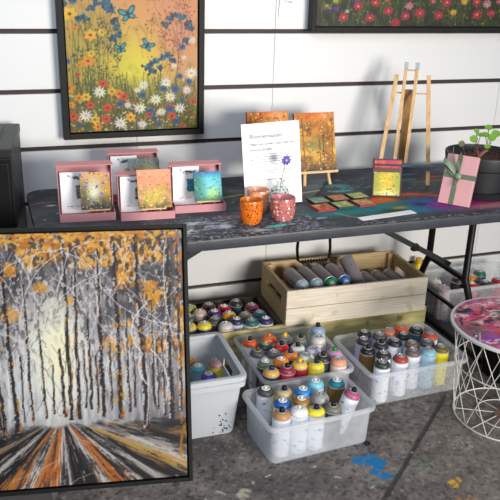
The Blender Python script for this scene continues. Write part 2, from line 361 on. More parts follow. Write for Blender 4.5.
# pink flower field, only its lowest strip is in the picture
a=Art(1.25,.30,.0034,(32,44,26),5)
a.blend((a.noise(.05)-.45)*2,(70,86,32)); a.blend((.48-a.noise(.04))*3,(16,20,18)); a.glow(.5,.28,.3,.12,(120,130,50),.6); a.glow(.62,.2,.12,.1,(110,140,40),.5)
for k in range(900): x=a.r.rand()*1.25; y=a.r.rand()*.25; a.line(x,y,x+a.r.randn()*.006,y+.02+.03*a.r.rand(),.003,[(60,96,44),(30,44,28),(120,124,60),(86,60,40)][a.r.randint(4)],.7)
for k in range(500): a.ell(a.r.rand()*1.25,a.r.rand()*.28,.003,.003,[(150,150,80),(170,90,50),(70,110,70),(220,180,80),(150,60,70)][a.r.randint(5)],a=.8)
def UR(px,py): return (px-313)*.00525+.01,(27.5-py)*.0043
PK=(208,44,84)
for px,py,r,c in ((336,19,.028,PK),(349,8,.03,PK),(361,19,.03,PK),(365,4,.028,(200,50,70)),(378,12,.03,PK),(395,17,.028,PK),(398,7,.026,(222,130,160)),(386,24,.03,(206,36,60)),(409,14,.032,PK),(428,16,.03,PK),(435,3,.03,PK),(468,15,.032,PK),(483,14,.026,PK),(466,2,.028,PK),(477,4,.028,(224,140,180)),(489,1,.02,(200,90,130)),(376,0,.022,(216,110,80)),(421,2,.02,(200,90,110)),(329,11,.02,(104,70,140)),(323,10,.018,(96,64,134)),(347,1,.02,(110,74,150)),(320,8,.014,(170,190,60)),(328,3,.018,(190,200,70)),(443,13,.022,YE),(453,2,.022,YE),(339,13,.01,WH),(496,8,.026,PK),(505,15,.03,PK),(520,8,.03,WH),(535,16,.03,PK)):
    x,y=UR(px,py); a.flower(x,y,r*.8,[v*.9 for v in c],7,(226,180,70),.7,.3)
    for q in range(5): a.ell(x+a.r.randn()*.012,y+a.r.randn()*.01,.004,.003,[v*.6 for v in c])
framed('framed_painting','dark green painting with pink flowers in wide black frame at top right of wall',a,(1.41,-.046,1.391),(0,0,0),rail=.02,depth=.045,gap=.004)
# price tags
def price_tag(x,z,w,h,label,txt,rot=0,curl=0):
    t=thing('price_tag',label,'price tag',(x,-.0010,z),(0,rot,0))
    bm=B(); n=8
    for i in range(n):
        pass
    vs=[[bm.verts.new((w*i/n,-curl*(1-i/n)**2 - curl*.8*((i/n)**2)+d,zz)) for i in range(n+1)] for zz in (0,h) for d in (0,.0006)]
    A,A2,Bq,B2=vs
    for i in range(n):
        bm.faces.new((A[i],A[i+1],Bq[i+1],Bq[i])); bm.faces.new((A2[i+1],A2[i],B2[i],B2[i+1]))
        bm.faces.new((A[i+1],A[i],A2[i],A2[i+1])); bm.faces.new((Bq[i],Bq[i+1],B2[i+1],B2[i]))
    bm.faces.new((A[0],Bq[0],B2[0],A2[0])); bm.faces.new((A[n],A2[n],B2[n],Bq[n]))
    obj('tag_paper',bm,PAPER,t)
    text('tag_text',txt,.011,(w*.22,-.0012-curl*.6,h*.62),t,(90,88,92))
    return t
def text(name,s,size,loc,parent,col,rot=(PI/2,0,0),font=None,align='LEFT',ext=.0001):
    cu=bpy.data.curves.new(name,'FONT'); cu.body=s; cu.size=size; cu.extrude=ext; cu.align_x=align
    o=bpy.data.objects.new('t',cu); C.objects.link(o); bpy.context.view_layer.update()
    me=bpy.data.meshes.new_from_object(o.evaluated_get(bpy.context.evaluated_depsgraph_get())); bpy.data.objects.remove(o)
    me.materials.clear(); me.materials.append(mat('ink_%d_%d_%d'%col,col,.7))
    r=bpy.data.objects.new(name,me); C.objects.link(r); r.parent=parent; r.location=loc; r.rotation_euler=rot; return r
price_tag(.915,1.430,.056,.10,'white price tag beside the butterfly painting, left of the two tags','€ 4,95',0)
price_tag(1.250,1.425,.105,.10,'curling white price tag beside the pink flower painting, right of the two tags','€ 13,50',R(4),.006)

# ================================================================== BLACK CABINET
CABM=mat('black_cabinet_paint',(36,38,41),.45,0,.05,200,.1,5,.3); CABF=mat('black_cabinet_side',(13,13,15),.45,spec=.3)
t=thing('cabinet','tall black cabinet standing on the floor at the left edge, beside the painted table','cabinet',(.083,-.50,0),(0,0,R(-7)))
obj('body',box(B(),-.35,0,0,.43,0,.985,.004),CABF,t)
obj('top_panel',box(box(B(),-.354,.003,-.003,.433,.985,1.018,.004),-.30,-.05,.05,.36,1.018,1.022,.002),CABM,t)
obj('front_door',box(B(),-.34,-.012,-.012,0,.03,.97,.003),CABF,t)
bm=B(); bar(bm,(-.12,.10,1.0235),(-.12,.33,1.0235),.006,.003); bar(bm,(-.28,.3,1.0235),(-.06,.3,1.0235),.004,.003); obj('lid_seam',bm,CABF,t)

# ================================================================== FOREST PAINTING
FW,FH=.84,.835
a=Art(FW,FH,.0024,(112,108,114),8)
def UF(px,py): return (px-181)*.00345+FW-(472-py)*-.00000, (471-py-(181-px)*.075)/242*FH
gx,gy=UF(58,340)
vv=a.Y/FH
n=a.noise(.05,.07,5); a.blend((n-.45)*2.2,(124,122,130)); a.blend((.53-n)*3.2,(40,38,44))
n=a.noise(.012,.05,4); low=np.clip((.72-vv)*4,0,1)
a.blend(low*.55,(168,170,178)); a.blend((n-.52)*3*low,(196,198,204)); a.blend((.48-n)*3.2*low,(70,70,78))
gl=np.exp(-((a.X-gx)/.17)**2-((a.Y-gy+.03)/.22)**2)
a.blend(gl*.8*np.clip(a.noise(.01,.06,3)*2.2-.1,0,1),(232,236,240)); a.glow(gx,gy+.03,.065,.12,(250,247,206),.98); a.glow(gx,gy+.02,.02,.2,(252,250,226),.5)
a.glow(.80,.24,.12,.14,(84,82,92),.6)
OG=[(200,132,34),(182,108,28),(212,148,48),(150,86,28),(216,166,66)]
fol=a.noise(.10,.08,2); f2=a.noise(.013,.011,3); f3=a.noise(.03,.02,3)
dens=np.clip((fol-.52)*4+(vv-.78)*1.5+.05-gl*1.8,-.5,1)*np.clip((vv-.42)*8,0,1)
for c,th_,nn in ((OG[3],.52,f2),(OG[0],.50,a.noise(.014,.012,3)),(OG[2],.53,a.noise(.010,.009,3)),(OG[1],.50,f3),(OG[4],.60,a.noise(.010,.009,2))):
    a.blend(np.clip((nn-th_+dens*.16-.03)*16,0,1)*np.clip(dens*3,0,1)*.9,c)
a.blend(np.clip((a.noise(.012,.02,3)-.53)*10,0,1)*np.clip((vv-.4)*6,0,1)*.8,(48,45,52)); a.blend(np.clip((a.noise(.008,.012,2)-.66)*12,0,1)*np.clip((vv-.3)*6,0,1)*.75,(206,204,208))
for px,py,rr in ((22,250,.026),(22,292,.024),(48,270,.016),(118,335,.024),(130,330,.016),(75,285,.012),(150,280,.018),(112,328,.014)):
    cx,cy=UF(px,py)
    for k in range(110): a.ell(cx+a.r.randn()*rr*.6,cy+a.r.randn()*rr*.45,.004,.003,OG[a.r.randint(3)],a.r.rand()*3,.8)
band=np.clip((.74-vv)*5,0,1)*np.clip((vv-.2)*8,0,1)
a.blend(band*np.clip((a.noise(.014,.09,4)-.47)*4,0,1)*.85*np.clip(1.15-abs(a.X-gx)*1.3,0,1),(222,224,230))
a.blend(gl*.55,(238,240,242)); a.glow(gx+.02,gy+.02,.055,.13,(250,247,204),.85)
hz=UF(60,402)[1]; ang=np.arctan2(hz+.03-a.Y,a.X-gx-.02); rad=np.hypot(a.X-gx-.02,hz+.03-a.Y)
gm=np.clip((hz-a.Y+.03*(a.noise(.03)-.5))*40,0,1)
G=a.r.rand(90,30)
def pn(ka,kr,off):
    u=np.abs(ang)*ka+off; v=rad*kr+off; iu=u.astype(int)%88; iv=v.astype(int)%28; fu=u-u.astype(int); fv=v-v.astype(int)
    return (G[iu,iv]*(1-fu)+G[iu+1,iv]*fu)*(1-fv)+(G[iu,iv+1]*(1-fu)+G[iu+1,iv+1]*fu)*fv
tex=.5*pn(26,14,3.3)+.3*pn(60,30,7.1)+.2*a.noise(.008,.006,2)
a.blend(gm,(50,46,50)); a.blend(gm*np.clip((tex-.5)*5,0,1),(120,114,116))
def beam(deg,wdt,c,al=.95):
    d=np.abs(ang-R(deg)); a.blend(gm*np.clip(1.2-(d/R(wdt))**2,0,1)*al*np.clip((tex-.34)*6,0,1),c)
for dg,wd,c in ((12,3,(120,96,60)),(20,3,(150,146,144)),(24,3,(188,184,178)),(28,4,(176,140,70)),(37,3,(160,156,152)),(45,4,(190,186,184)),(53,5,(186,98,34)),(61,4,(196,192,192)),(88,6,(176,172,174)),(98,6,(192,104,36)),(106,6,(188,104,40)),(116,6,(196,192,190)),(128,6,(176,110,50)),(140,4,(180,176,172)),(152,5,(130,110,86))): beam(dg,wd,c)
for dg,wd,c in ((49,3,(190,104,36)),(57,2.5,(200,116,44)),(94,3,(204,200,200)),(110,3,(200,120,50)),(122,3,(186,100,36))):
    d=np.abs(ang-R(dg)); a.blend(gm*np.clip(1.2-(d/R(wd))**2,0,1)*np.clip((pn(40,22,1.7)-.5)*8,0,1),c)
for dg,wd in ((32.5,3.5),(41,2.4),(49,1.6),(71,6),(79,5),(134,4.5),(146,4),(158,5),(16,3),(8,3),(3,3)):
    d=np.abs(ang-R(dg)); a.blend(gm*np.clip(1.3-(d/R(wd))**2,0,1)*.95*np.clip((pn(50,26,5.2)-.15)*4,0,1),(20,19,22))
for k in range(650):
    dg=a.r.rand()*175+2; r0=.03+a.r.rand()*.6; r1=r0+.01+.05*a.r.rand(); c=[(24,23,26),(206,202,200),(186,110,44),(84,80,82),(20,19,22),(150,146,148)][a.r.randint(6)]
    g=lambda r:(gx+.02+r*math.cos(R(dg)),hz+.03-r*math.sin(R(dg)))
    if g(r0)[1]<hz: a.wander(*g(r0),*g(r1),.0024,c,.003,3,.65)
def trunk(px0,py0,px1,py1,w):
    x0,y0=UF(px0,py0); x1,y1=UF(px1,py1); N=int(abs(y1-y0)/.003); dr=0; wl=1; wr=1
    for k in range(N):
        f=k/N; dr=dr*.95+a.r.randn()*.0006; wl=wl*.9+.1*(.6+.8*a.r.rand()); x=x0+(x1-x0)*f+dr; y=y0+(y1-y0)*f; ww=w*(.36+.30*f)*wl
        a.line(x-ww*.12,y,x+ww*.2,y+.003,.004,(34,31,36),.95)
        if a.r.rand()<.08: wr=1-wr
        if a.r.rand()<.96: a.line(x-ww*.42,y,x+ww*.42,y+a.r.randn()*.002,.0042,(24+18*a.r.rand(),22,26),.9)
        if wr and a.r.rand()<.85: a.line(x-ww*.62,y,x-ww*.36,y+.002,.0036,(206,205,210),.85)
        if (not wr) and a.r.rand()<.4: a.line(x+ww*.1,y,x+ww*.5,y,.0036,(160,156,160),.85)
        if a.r.rand()<.07: a.ell(x+a.r.randn()*ww*.5,y,ww*.28,.014,OG[a.r.randint(4)],a=.85)
for T in ((-8,240,8,400,.014),(2,300,12,408,.016),(13,228,22,405,.022),(33,260,37,395,.010),(45,300,50,395,.007),(70,232,73,400,.018),(64,330,67,396,.014),(80,260,80,400,.016),(90,300,91,392,.009),(101,240,103,400,.022),(117,236,119,405,.022),(126,300,128,400,.008),(137,230,143,418,.028),(150,300,152,400,.008),(167,228,168,412,.024),(160,320,161,408,.010),(176,240,177,405,.013),(-40,228,-36,408,.02),(-22,240,-18,402,.014),(-62,228,-58,410,.02),(86,330,87,390,.006),(57,345,57,392,.005),(110,330,111,396,.008),(132,340,133,396,.006),(155,330,155,400,.006),(97,340,97,396,.006),(28,330,30,396,.005)): trunk(*T)
for k in range(260):
    px=245*a.r.rand()-60; py=240+155*a.r.rand(); x,y=UF(px,py); a.wander(x,y,x+a.r.randn()*.02,y+.02+.05*a.r.rand(),.0016,(40,38,44),.010,4,.7)
for k in range(110):
    px=240*a.r.rand()-60; py=232+110*a.r.rand(); x,y=UF(px,py); a.wander(x,y,x+a.r.randn()*.05,y-.02-.06*a.r.rand(),.0018,(220,218,222),.010,5,.8)
def arcs(x0,y0,x1,y1,b,w,al=.9):
    p,q=np.array(UF(x0,y0)),np.array(UF(x1,y1)); nrm=np.array([-(q-p)[1],(q-p)[0]])*b; P=[tuple(p+(q-p)*t+nrm*4*t*(1-t)+a.r.randn(2)*.0012) for t in np.linspace(0,1,14)]; a.poly(P,w,(226,224,226),al*.85)
for P in ((0,262,75,236,.1),(30,300,74,236,.15),(48,232,58,300,-.2),(72,240,100,262,.1),(96,262,170,320,-.12),(60,290,112,262,.1),(20,330,70,300,.1),(85,270,140,350,-.1),(140,285,172,322,-.15),(0,305,40,330,.1),(128,232,110,290,.1),(30,240,30,330,.15),(76,236,30,330,.05),(60,236,44,300,.2),(80,240,100,300,.1),(100,240,88,330,.1),(78,238,110,232,.1),(0,240,30,300,.1),(60,262,85,290,.1)): arcs(*P,.0026,.85)
for P in ((80,420,160,470,.03),(20,450,60,436,.0),(60,470,90,455,.1),(95,400,170,440,.03),(85,405,150,465,.0),(5,440,30,425,.0),(110,410,178,455,.0)): arcs(*P,.0018,.75)
arcs(146,296,141,345,-.25,.004,.95); arcs(141,345,146,375,-.2,.004,.95); arcs(148,340,162,392,.15,.004,.95); arcs(167,232,171,330,-.06,.003,.9); arcs(144,352,143,415,.03,.0035,.9)
for k in range(50): x,y=UF(174+8*a.r.rand(),232+220*a.r.rand()); a.ell(x,y,.005,.012,OG[a.r.randint(4)],a=.6)
for k in range(160): x=a.r.rand()*FW; a.ell(x,FH-abs(a.r.randn())*.012,.008,.005,[(226,176,80),(214,150,50),(196,120,40)][a.r.randint(3)],a=.8)
th=math.atan2(.242,.842)
PB=Vector((.558,-1.146,0)); ps=R(-9.9)
ft=framed('framed_painting','large black-framed painting of orange autumn birch forest leaning against the table from floor',a,(0,0,0),(0,0,0),rail=.013,depth=.035,gap=.005,mats=[OIL,mat('white_canvas_edge',(214,212,208),.7)])
u=Vector((math.cos(ps),math.sin(ps),0)); 
ft.rotation_euler=(-th,0,ps)
Mr=Matrix.Rotation(ps,3,'Z')@Matrix.Rotation(-th,3,'X')
ft.location=PB-Mr@Vector((FW+.018,-.014,-.018))

# ================================================================== TABLE
ZT=.74
TX0,TX1,TY0,TY1=.14,2.28,-.823,-.073
a=Art(TX1-TX0,TY1-TY0,.0042,(62,66,74),21,ox=TX0,oy=TY0)
n=a.noise(.12,.1,4); a.blend((n-.5)*1.8,(92,97,108)); a.blend((.48-n)*2.4,(38,41,48)); n=a.noise(.05,.03,3); a.blend((n-.64)*3,(116,118,126))
TQ=[(52,132,140),(70,160,164),(40,108,124)]
def blot(x,y,rx,ry,c,al=.8,n=40,s=.25):
    for k in range(n): a.ell(x+a.r.randn()*rx*.5,y+a.r.randn()*ry*.5,rx*s*(.4+a.r.rand()),ry*s*(.4+a.r.rand()),c,a.r.rand()*.6,al*(.4+.6*a.r.rand()))
# spray-painted rainbow arcs
def arc(cx,cy,rx,ry,a0,a1,w,c,al=.8):
    d=np.hypot((a.X-cx)/rx,(a.Y-cy)/ry); an=np.degrees(np.arctan2((a.Y-cy)/ry,(a.X-cx)/rx))
    a.blend(al*np.exp(-((d-1)*min(rx,ry)/w)**2)*np.clip((an-a0)/15,0,1)*np.clip((a1-an)/15,0,1),c)
q=a.noise(.03,.02,3)
def spray(x,y,rx,ry,c,al=1): a.blend(al*np.clip(1.5*np.exp(-((a.X-x)/rx)**2-((a.Y-y)/ry)**2)*(.55+.9*q),0,1),c)
spray(1.32,-.64,.12,.05,(26,110,112),.8); spray(1.47,-.61,.15,.06,(20,118,126)); spray(1.62,-.69,.20,.045,(20,124,142)); spray(1.72,-.63,.10,.05,(30,96,156)); spray(1.76,-.68,.10,.045,(104,44,140)); spray(1.87,-.67,.12,.05,(160,40,120)); spray(1.80,-.60,.06,.03,(140,50,130),.8)
arc(1.64,-.74,.25,.24,20,150,.022,(206,84,50),1); spray(1.53,-.555,.07,.03,(212,92,50)); spray(1.50,-.69,.05,.02,(30,70,60)); spray(2.0,-.73,.16,.03,(196,120,126),.9); spray(1.55,-.66,.03,.014,(190,140,40),.9); spray(1.66,-.64,.03,.02,(36,30,90),.9)
a.glow(1.25,-.665,.12,.035,(54,126,132),.6)
for x,y,rx,ry,c in ((1.33,-.30,.08,.03,(70,150,146)),(1.46,-.33,.06,.03,(64,150,150)),(1.40,-.22,.05,.02,(90,160,150)),(1.60,-.36,.05,.02,(60,140,146)),(.98,-.745,.05,.014,(72,196,186)),(1.02,-.735,.04,.01,(84,206,196)),(1.42,-.39,.06,.015,(96,170,158)),(1.78,-.30,.08,.02,(70,120,110)),
  (1.9,-.34,.1,.015,(150,110,60)),(1.95,-.28,.05,.014,(190,80,60)),(1.84,-.22,.06,.01,(60,130,180)),(.30,-.34,.03,.02,(80,150,190)),(.22,-.30,.02,.01,(200,200,205)),(.25,-.4,.02,.01,(200,200,205)),(.70,-.64,.06,.02,(196,196,206)),(.78,-.7,.06,.025,(186,180,200)),(.66,-.72,.03,.02,(206,206,190)),(.90,-.77,.05,.015,(170,172,186)),(1.18,-.70,.02,.01,(150,180,210)),(.72,-.6,.04,.01,(60,130,140)),(.86,-.6,.05,.01,(150,80,84)),(1.1,-.78,.04,.01,(90,110,130)),(.82,-.40,.05,.02,(120,126,136)),(1.0,-.42,.05,.02,(104,120,130)),(2.1,-.45,.1,.03,(90,70,80)),(2.05,-.78,.03,.006,(220,220,225))): blot(x,y,rx,ry,c)
a.wander(.14,-.27,.24,-.25,.006,(190,90,60),.004); a.wander(.86,-.37,1.10,-.31,.009,(172,184,62),.01,6,.9); a.wander(1.26,-.66,1.38,-.79,.006,(190,190,90),.006,6,.8)
# pale grey patches with a dark edge line and a paler strip
def tri(P,c,al):
    P=[np.array(p) for p in P]; m=np.ones_like(a.X)
    for p,q in zip(P,P[1:]+P[:1]): m*=np.clip(((q[0]-p[0])*(a.Y-p[1])-(q[1]-p[1])*(a.X-p[0]))/np.hypot(*(q-p))/a.res+.5,0,1)
    a.blend(m*al,c)
tri([(1.02,-.48),(1.22,-.50),(1.52,-.10),(1.28,-.10)],(116,118,122),.75)
a.line(1.225,-.52,1.53,-.10,.006,(30,31,34)); a.line(1.14,-.40,1.33,-.36,.014,(176,180,184),.9)
tri([(1.28,-.67),(1.40,-.66),(1.42,-.75),(1.33,-.78)],(120,116,118),.7)
for k in range(700):
    q=.0008+.003*a.r.rand()**3; a.ell(TX0+a.w*a.r.rand(),TY0+a.h*a.r.rand(),q*1.4,q,[(214,214,218),(120,180,184),(170,90,90),(180,170,90),(40,42,46),(90,130,170)][a.r.randint(6)],a=.85)
for k in range(420): a.ell(.6+.55*a.r.rand(),TY0+.24*a.r.rand()**1.3,.006*a.r.rand()+.001,.0025,(206,206,214),a=.8)
for k in range(60): x=.14+1.1*a.r.rand(); y=TY0+.7*a.r.rand(); a.wander(x,y,x+.08*a.r.randn(),y+.03*a.r.randn(),.003,[(170,174,186),(90,120,150),(150,96,96),(150,156,110),(110,160,170)][a.r.randint(5)],.008,4,.6)
for k in range(120): a.ell(1.3+.9*a.r.rand(),TY0+.03*a.r.rand(),.006*a.r.rand()+.001,.003,(186,190,200),a=.7)
TBL=attr_mat('paint_spattered_tabletop',.6,.3,120,0,.2,.1)
TSIDE=mat('table_edge_paint',(44,49,58),.45,0,.3,120,.5,26)
t=thing('folding_table','long grey folding table with paint-spattered top standing against white slat wall','table',(0,0,0))
# painted top trimmed to rounded corners
top=art_mesh('painted_surface',a,0,[TBL],flat=True)
bm=B(); bm.from_mesh(top.data); rr=.07; dele=[]
for v in bm.verts:
    for cx,sx in ((TX0+rr,-1),(TX1-rr,1)):
        for cy,sy in ((TY0+rr,-1),(TY1-rr,1)):
            dx,dy=v.co.x-cx,v.co.y-cy
            if dx*sx>0 and dy*sy>0 and math.hypot(dx,dy)>rr:
                k=rr/math.hypot(dx,dy); v.co.x=cx+dx*k; v.co.y=cy+dy*k
bm.to_mesh(top.data); bm.free()
bm=B(); cx,cy=(TX0+TX1)/2,(TY0+TY1)/2; w,h=TX1-TX0,TY1-TY0
loft(bm,[rrect(w-.03,h-.03,.06,ZT-.045,8,cx,cy),rrect(w-.004,h-.004,.07,ZT-.040,8,cx,cy),rrect(w+.004,h+.004,.072,ZT-.008,8,cx,cy),rrect(w,h,.07,ZT-.0008,8,cx,cy)])
tt=obj('tabletop',bm,TSIDE,t,40)
top.parent=tt; top.location=(0,0,ZT)
for X in (.42,2.0):
    for s,y0,y1 in (('f',-.55,-.72),('b',-.25,-.12)):
        bm=B(); tube(bm,[(X,y0,ZT-.045),(X,y0,.33),(X,y0+(y1-y0)*.25,.26),(X,y0+(y1-y0)*.9,.05),(X,y1,.0)],.0165,10); obj('leg',bm,BLACKM,t,50)
    bm=B(); tube(bm,[(X,-.75,.012),(X,-.09,.012)],.014,8); obj('foot_bar',bm,BLACKM,t,50)
    bm=B(); bar(bm,(X,-.55,.325),(X,-.25,.325),.016,.022); bar(bm,(X,-.63,.16),(X,-.19,.16),.012,.016); obj('cross_bar',bm,BLACKM,t)
    d=-1 if X>1 else 1; bm=B(); bar(bm,(X,-.42,.35),(X+d*.62,-.42,ZT-.05),.014,.024); obj('brace',bm,mat('dark_steel',(44,47,52),.4,.3),t)
    bm=B(); M=Matrix.Translation((X+d*.20,-.42,.455)); box(bm,-.016,.016,-.014,.014,-.016,.016,.004,M); obj('brace_bracket',bm,BLACKM,t)
bm=B(); bar(bm,(.35,-.42,ZT-.052),(2.05,-.42,ZT-.052),.03,.014); obj('underside_rail',bm,BLACKM,t)
bm=B(); tube(bm,[(1.05,-.80,.70),(1.047,-.802,.665),(1.05,-.806,.622),(1.062,-.808,.613),(1.165,-.808,.611),(1.178,-.806,.620),(1.181,-.802,.66),(1.178,-.80,.70)],.006,8,flat=(.008,.005))
for k in range(9): box(bm,1.068+k*.0115,1.073+k*.0115,-.815,-.801,.605,.619)
obj('carry_handle',bm,BLACK,t,50)

# ================================================================== SPRAY CANS
def ringobj(prof,n=24,c0=True,c1=True): return lathe(B(),prof,n,c0,c1)
proto={}
def pm(name,bm,ang=35):
    o=obj(name,bm,WHITEP,None,ang); me=o.data; bpy.data.objects.remove(o); proto[name]=me; return me
pm('can_body',ringobj([(.0285,.003),(.0320,0),(.0332,.003),(.0332,.146),(.0325,.149)]))
pm('cap_ring',ringobj([(.0318,.150),(.0320,.154),(.0304,.161),(.0266,.1665),(.0220,.1702),(.0186,.1716),(.0172,.1716),(.0168,.168)],24,False,True))
pm('steel_shoulder',ringobj([(.0324,.149),(.0333,.1495),(.0333,.152),(.0300,.154)],24,False,True))
pm('valve_cup',ringobj([(.0168,.168),(.0165,.1732),(.0145,.1742),(.0128,.1700),(.0055,.1700),(.0048,.1785),(.0022,.1795)],16,False,True))
pm('spray_nozzle',ringobj([(.0092,.171),(.0096,.173),(.0092,.1825),(.0080,.186),(.0040,.1875)],16,False,True),45)
def pmat(name,base,marks,sc=38,th=.62):
    m=bpy.data.materials.new(name); m.use_nodes=True; n=m.node_tree.nodes; l=m.node_tree.links; b=n['Principled BSDF']; b.inputs['Roughness'].default_value=.35
    tc=n.new('ShaderNodeTexCoord'); mp=n.new('ShaderNodeMapping'); mp.inputs['Scale'].default_value=(1,1,1.6)
    l.new(tc.outputs['Object'],mp.inputs[0])
    t=n.new('ShaderNodeTexNoise'); t.inputs['Scale'].default_value=sc; t.inputs['Detail'].default_value=3; l.new(mp.outputs[0],t.inputs['Vector'])
    r=n.new('ShaderNodeValToRGB'); r.color_ramp.elements[0].position=th; r.color_ramp.elements[1].position=th+.03
    r.color_ramp.elements[0].color=(*lin(base),1); r.color_ramp.elements[1].color=(*lin(marks),1)
    l.new(t.outputs['Fac'],r.inputs[0]); l.new(r.outputs[0],b.inputs['Base Color']); return m
BODY={'w':pmat('can_label_white',(226,230,240),(96,100,140)),'l':pmat('can_label_lavender',(194,198,226),(66,62,112)),'g':mat('can_label_gold',(138,104,58),.35,.4,0,60,.25,30),
 'd':pmat('can_label_dark',(52,50,56),(120,116,120)),'b':pmat('can_label_pale_blue',(158,190,214),(60,84,120)),'y':pmat('can_label_yellow',(226,208,40),(40,40,50),30,.66),'s':mat('can_label_silver',(168,170,176),.3,.6),
 'm':pmat('can_label_mauve_grey',(140,132,142),(52,46,54),40,.66),'t':pmat('can_label_teal',(60,104,122),(30,40,50)),'p':pmat('can_label_pearl',(216,200,202),(120,100,120)),'r':pmat('can_label_red',(170,40,56),(60,20,30))}
NOZ={'k':(22,20,24),'o':(216,110,24),'g':(40,140,60),'y':(230,176,40),'br':(92,58,40),'go':(176,140,84),'n':(40,42,78)}
def can(x,y,col,noz,body,label,group,z=0,scale=1,rot=None,shine=.4):
    t=thing('spray_can',label,'spray can',(x,y,z),(rot or (0,0,random.random()*6)),group)
    if scale!=1: t.scale=(1,1,scale)
    def part(nm,m):
        o=bpy.data.objects.new(nm,proto[nm]); C.objects.link(o); o.parent=t; o.material_slots[0].link='OBJECT'; o.material_slots[0].material=m; return o
    part('can_body',BODY[body]); part('steel_shoulder',SILVER)
    part('cap_ring',mat('cap_%d_%d_%d'%col,col,.42,0,.25,90,.12,60))
    if noz in NOZ: part('valve_cup',SILVER); part('spray_nozzle',mat('nozzle_%s'%noz,NOZ[noz],.4))
    else: part('valve_cup',SILVER if noz=='v' else mat('valve_white',(226,224,222),.4))
    return t
MID='spray cans in the middle clear tub'
for d in [
 (0.964,-0.560,(214,84,30),'k','w','orange-red capped spray can with black nozzle, back left corner of middle tub'),
 (1.052,-0.553,(236,96,24),'o','w','spray can all bright orange cap and nozzle, back row of middle tub'),
 (1.117,-0.569,(112,112,112),'y','d','grey capped spray can with yellow nozzle, back row of middle tub'),
 (1.178,-0.596,(116,116,104),'k','b','olive-grey capped spray can with black nozzle, back row of middle tub'),
 (1.271,-0.562,(136,158,184),'k','b','tallest spray can, pale blue-grey with black nozzle, back right of middle tub'),
 (0.964,-0.651,(74,74,76),'br','w','dark grey spray can with brown nozzle, second down left side of middle tub'),
 (1.015,-0.608,(42,58,64),'go','t','dark teal spray can with tan nozzle between orange and red ones, middle tub'),
 (1.076,-0.633,(208,38,40),'k','w','bright red capped spray can with black nozzle, white body, middle tub'),
 (1.136,-0.662,(208,212,216),'k','b','off-white capped spray can with black nozzle beside the red one, middle tub'),
 (1.235,-0.647,(200,196,192),'v','p','pearly white spray can in front of the tallest blue-grey can, middle tub'),
 (1.026,-0.676,(84,84,92),'v','w','slate grey spray can without nozzle, third row left in middle tub'),
 (1.193,-0.698,(196,192,214),'v','l','pale lavender spray can without nozzle, middle of middle tub'),
 (1.266,-0.741,(196,140,182),'g','l','lilac-pink capped spray can with green nozzle, right side of middle tub'),
 (0.964,-0.742,(104,116,100),'wv','d','grey-green spray can with white valve, left side of middle tub'),
 (1.031,-0.743,(232,134,34),'wv','d','orange spray can with white valve and no nozzle, centre of middle tub'),
 (1.086,-0.705,(226,130,40),'n','d','orange spray can with dark navy nozzle, centre of middle tub'),
 (1.142,-0.741,(206,214,196),'v','d','pale green-white spray can without nozzle, centre of middle tub'),
 (1.204,-0.764,(40,40,44),'k','d','black capped spray can with black nozzle, right half of middle tub'),
 (0.964,-0.809,(204,158,84),'n','d','tan capped spray can with navy nozzle, front left corner of middle tub'),
 (1.030,-0.809,(140,34,66),'k','r','crimson capped spray can with black nozzle, front of middle tub'),
 (1.093,-0.786,(212,180,84),'y','r','straw yellow capped spray can with yellow nozzle and red body, middle tub'),
 (1.155,-0.809,(220,204,50),'k','y','lemon yellow capped spray can with black nozzle, front row of middle tub'),
 (1.253,-0.809,(226,150,116),'v','p','peach capped spray can without nozzle, front right corner of middle tub')]:
    can(*d,MID,z=.006,scale=1.12 if 'tallest' in d[5] else 1)
FR='spray cans in the front clear tub'
for d in [
 (.894,-.933,(66,66,70),'wv','w','charcoal capped spray can without nozzle, back left corner of front tub'),
 (.956,-.960,(190,166,132),'k','y','cream-tan capped spray can with black nozzle, back row of front tub'),
 (1.027,-.973,(40,128,204),'wv','w','bright sky blue capped spray can with white valve, back row of front tub'),
 (1.094,-.935,(112,188,208),'wv','b','pale cyan capped spray can at the back of the front tub'),
 (1.174,-.955,(24,112,136),'wv','g','gold-bodied spray can with teal cap standing in the front tub'),
 (.924,-1.027,(38,92,172),'wv','w','deep blue capped spray can, left side of front tub'),
 (.995,-1.033,(148,112,54),'wv','w','bronze capped spray can in centre of front tub'),
 (1.073,-1.027,(150,150,150),'v','s','clear grey silver spray can, centre of front tub'),
 (1.028,-1.091,(226,208,44),'k','w','yellow capped spray can with black nozzle, front row of front tub'),
 (.895,-1.091,(172,128,88),'k','w','brown-tan capped spray can with dark nozzle, front left of front tub'),
 (.962,-1.091,(226,226,226),'wv','w','pure white capped spray can, front row of front tub'),
 (1.095,-1.091,(112,112,96),'k','d','olive grey spray can sitting low at the front right of front tub')]:
    can(*d,FR,z=.006,scale=.93 if 'low' in d[5] else 1)
can(1.150,-1.030,(166,78,120),'k','w','mauve-pink capped spray can tilted to the right in front tub',FR,z=.012,rot=(R(4),R(17),0))
RT='spray cans in the right clear tub'
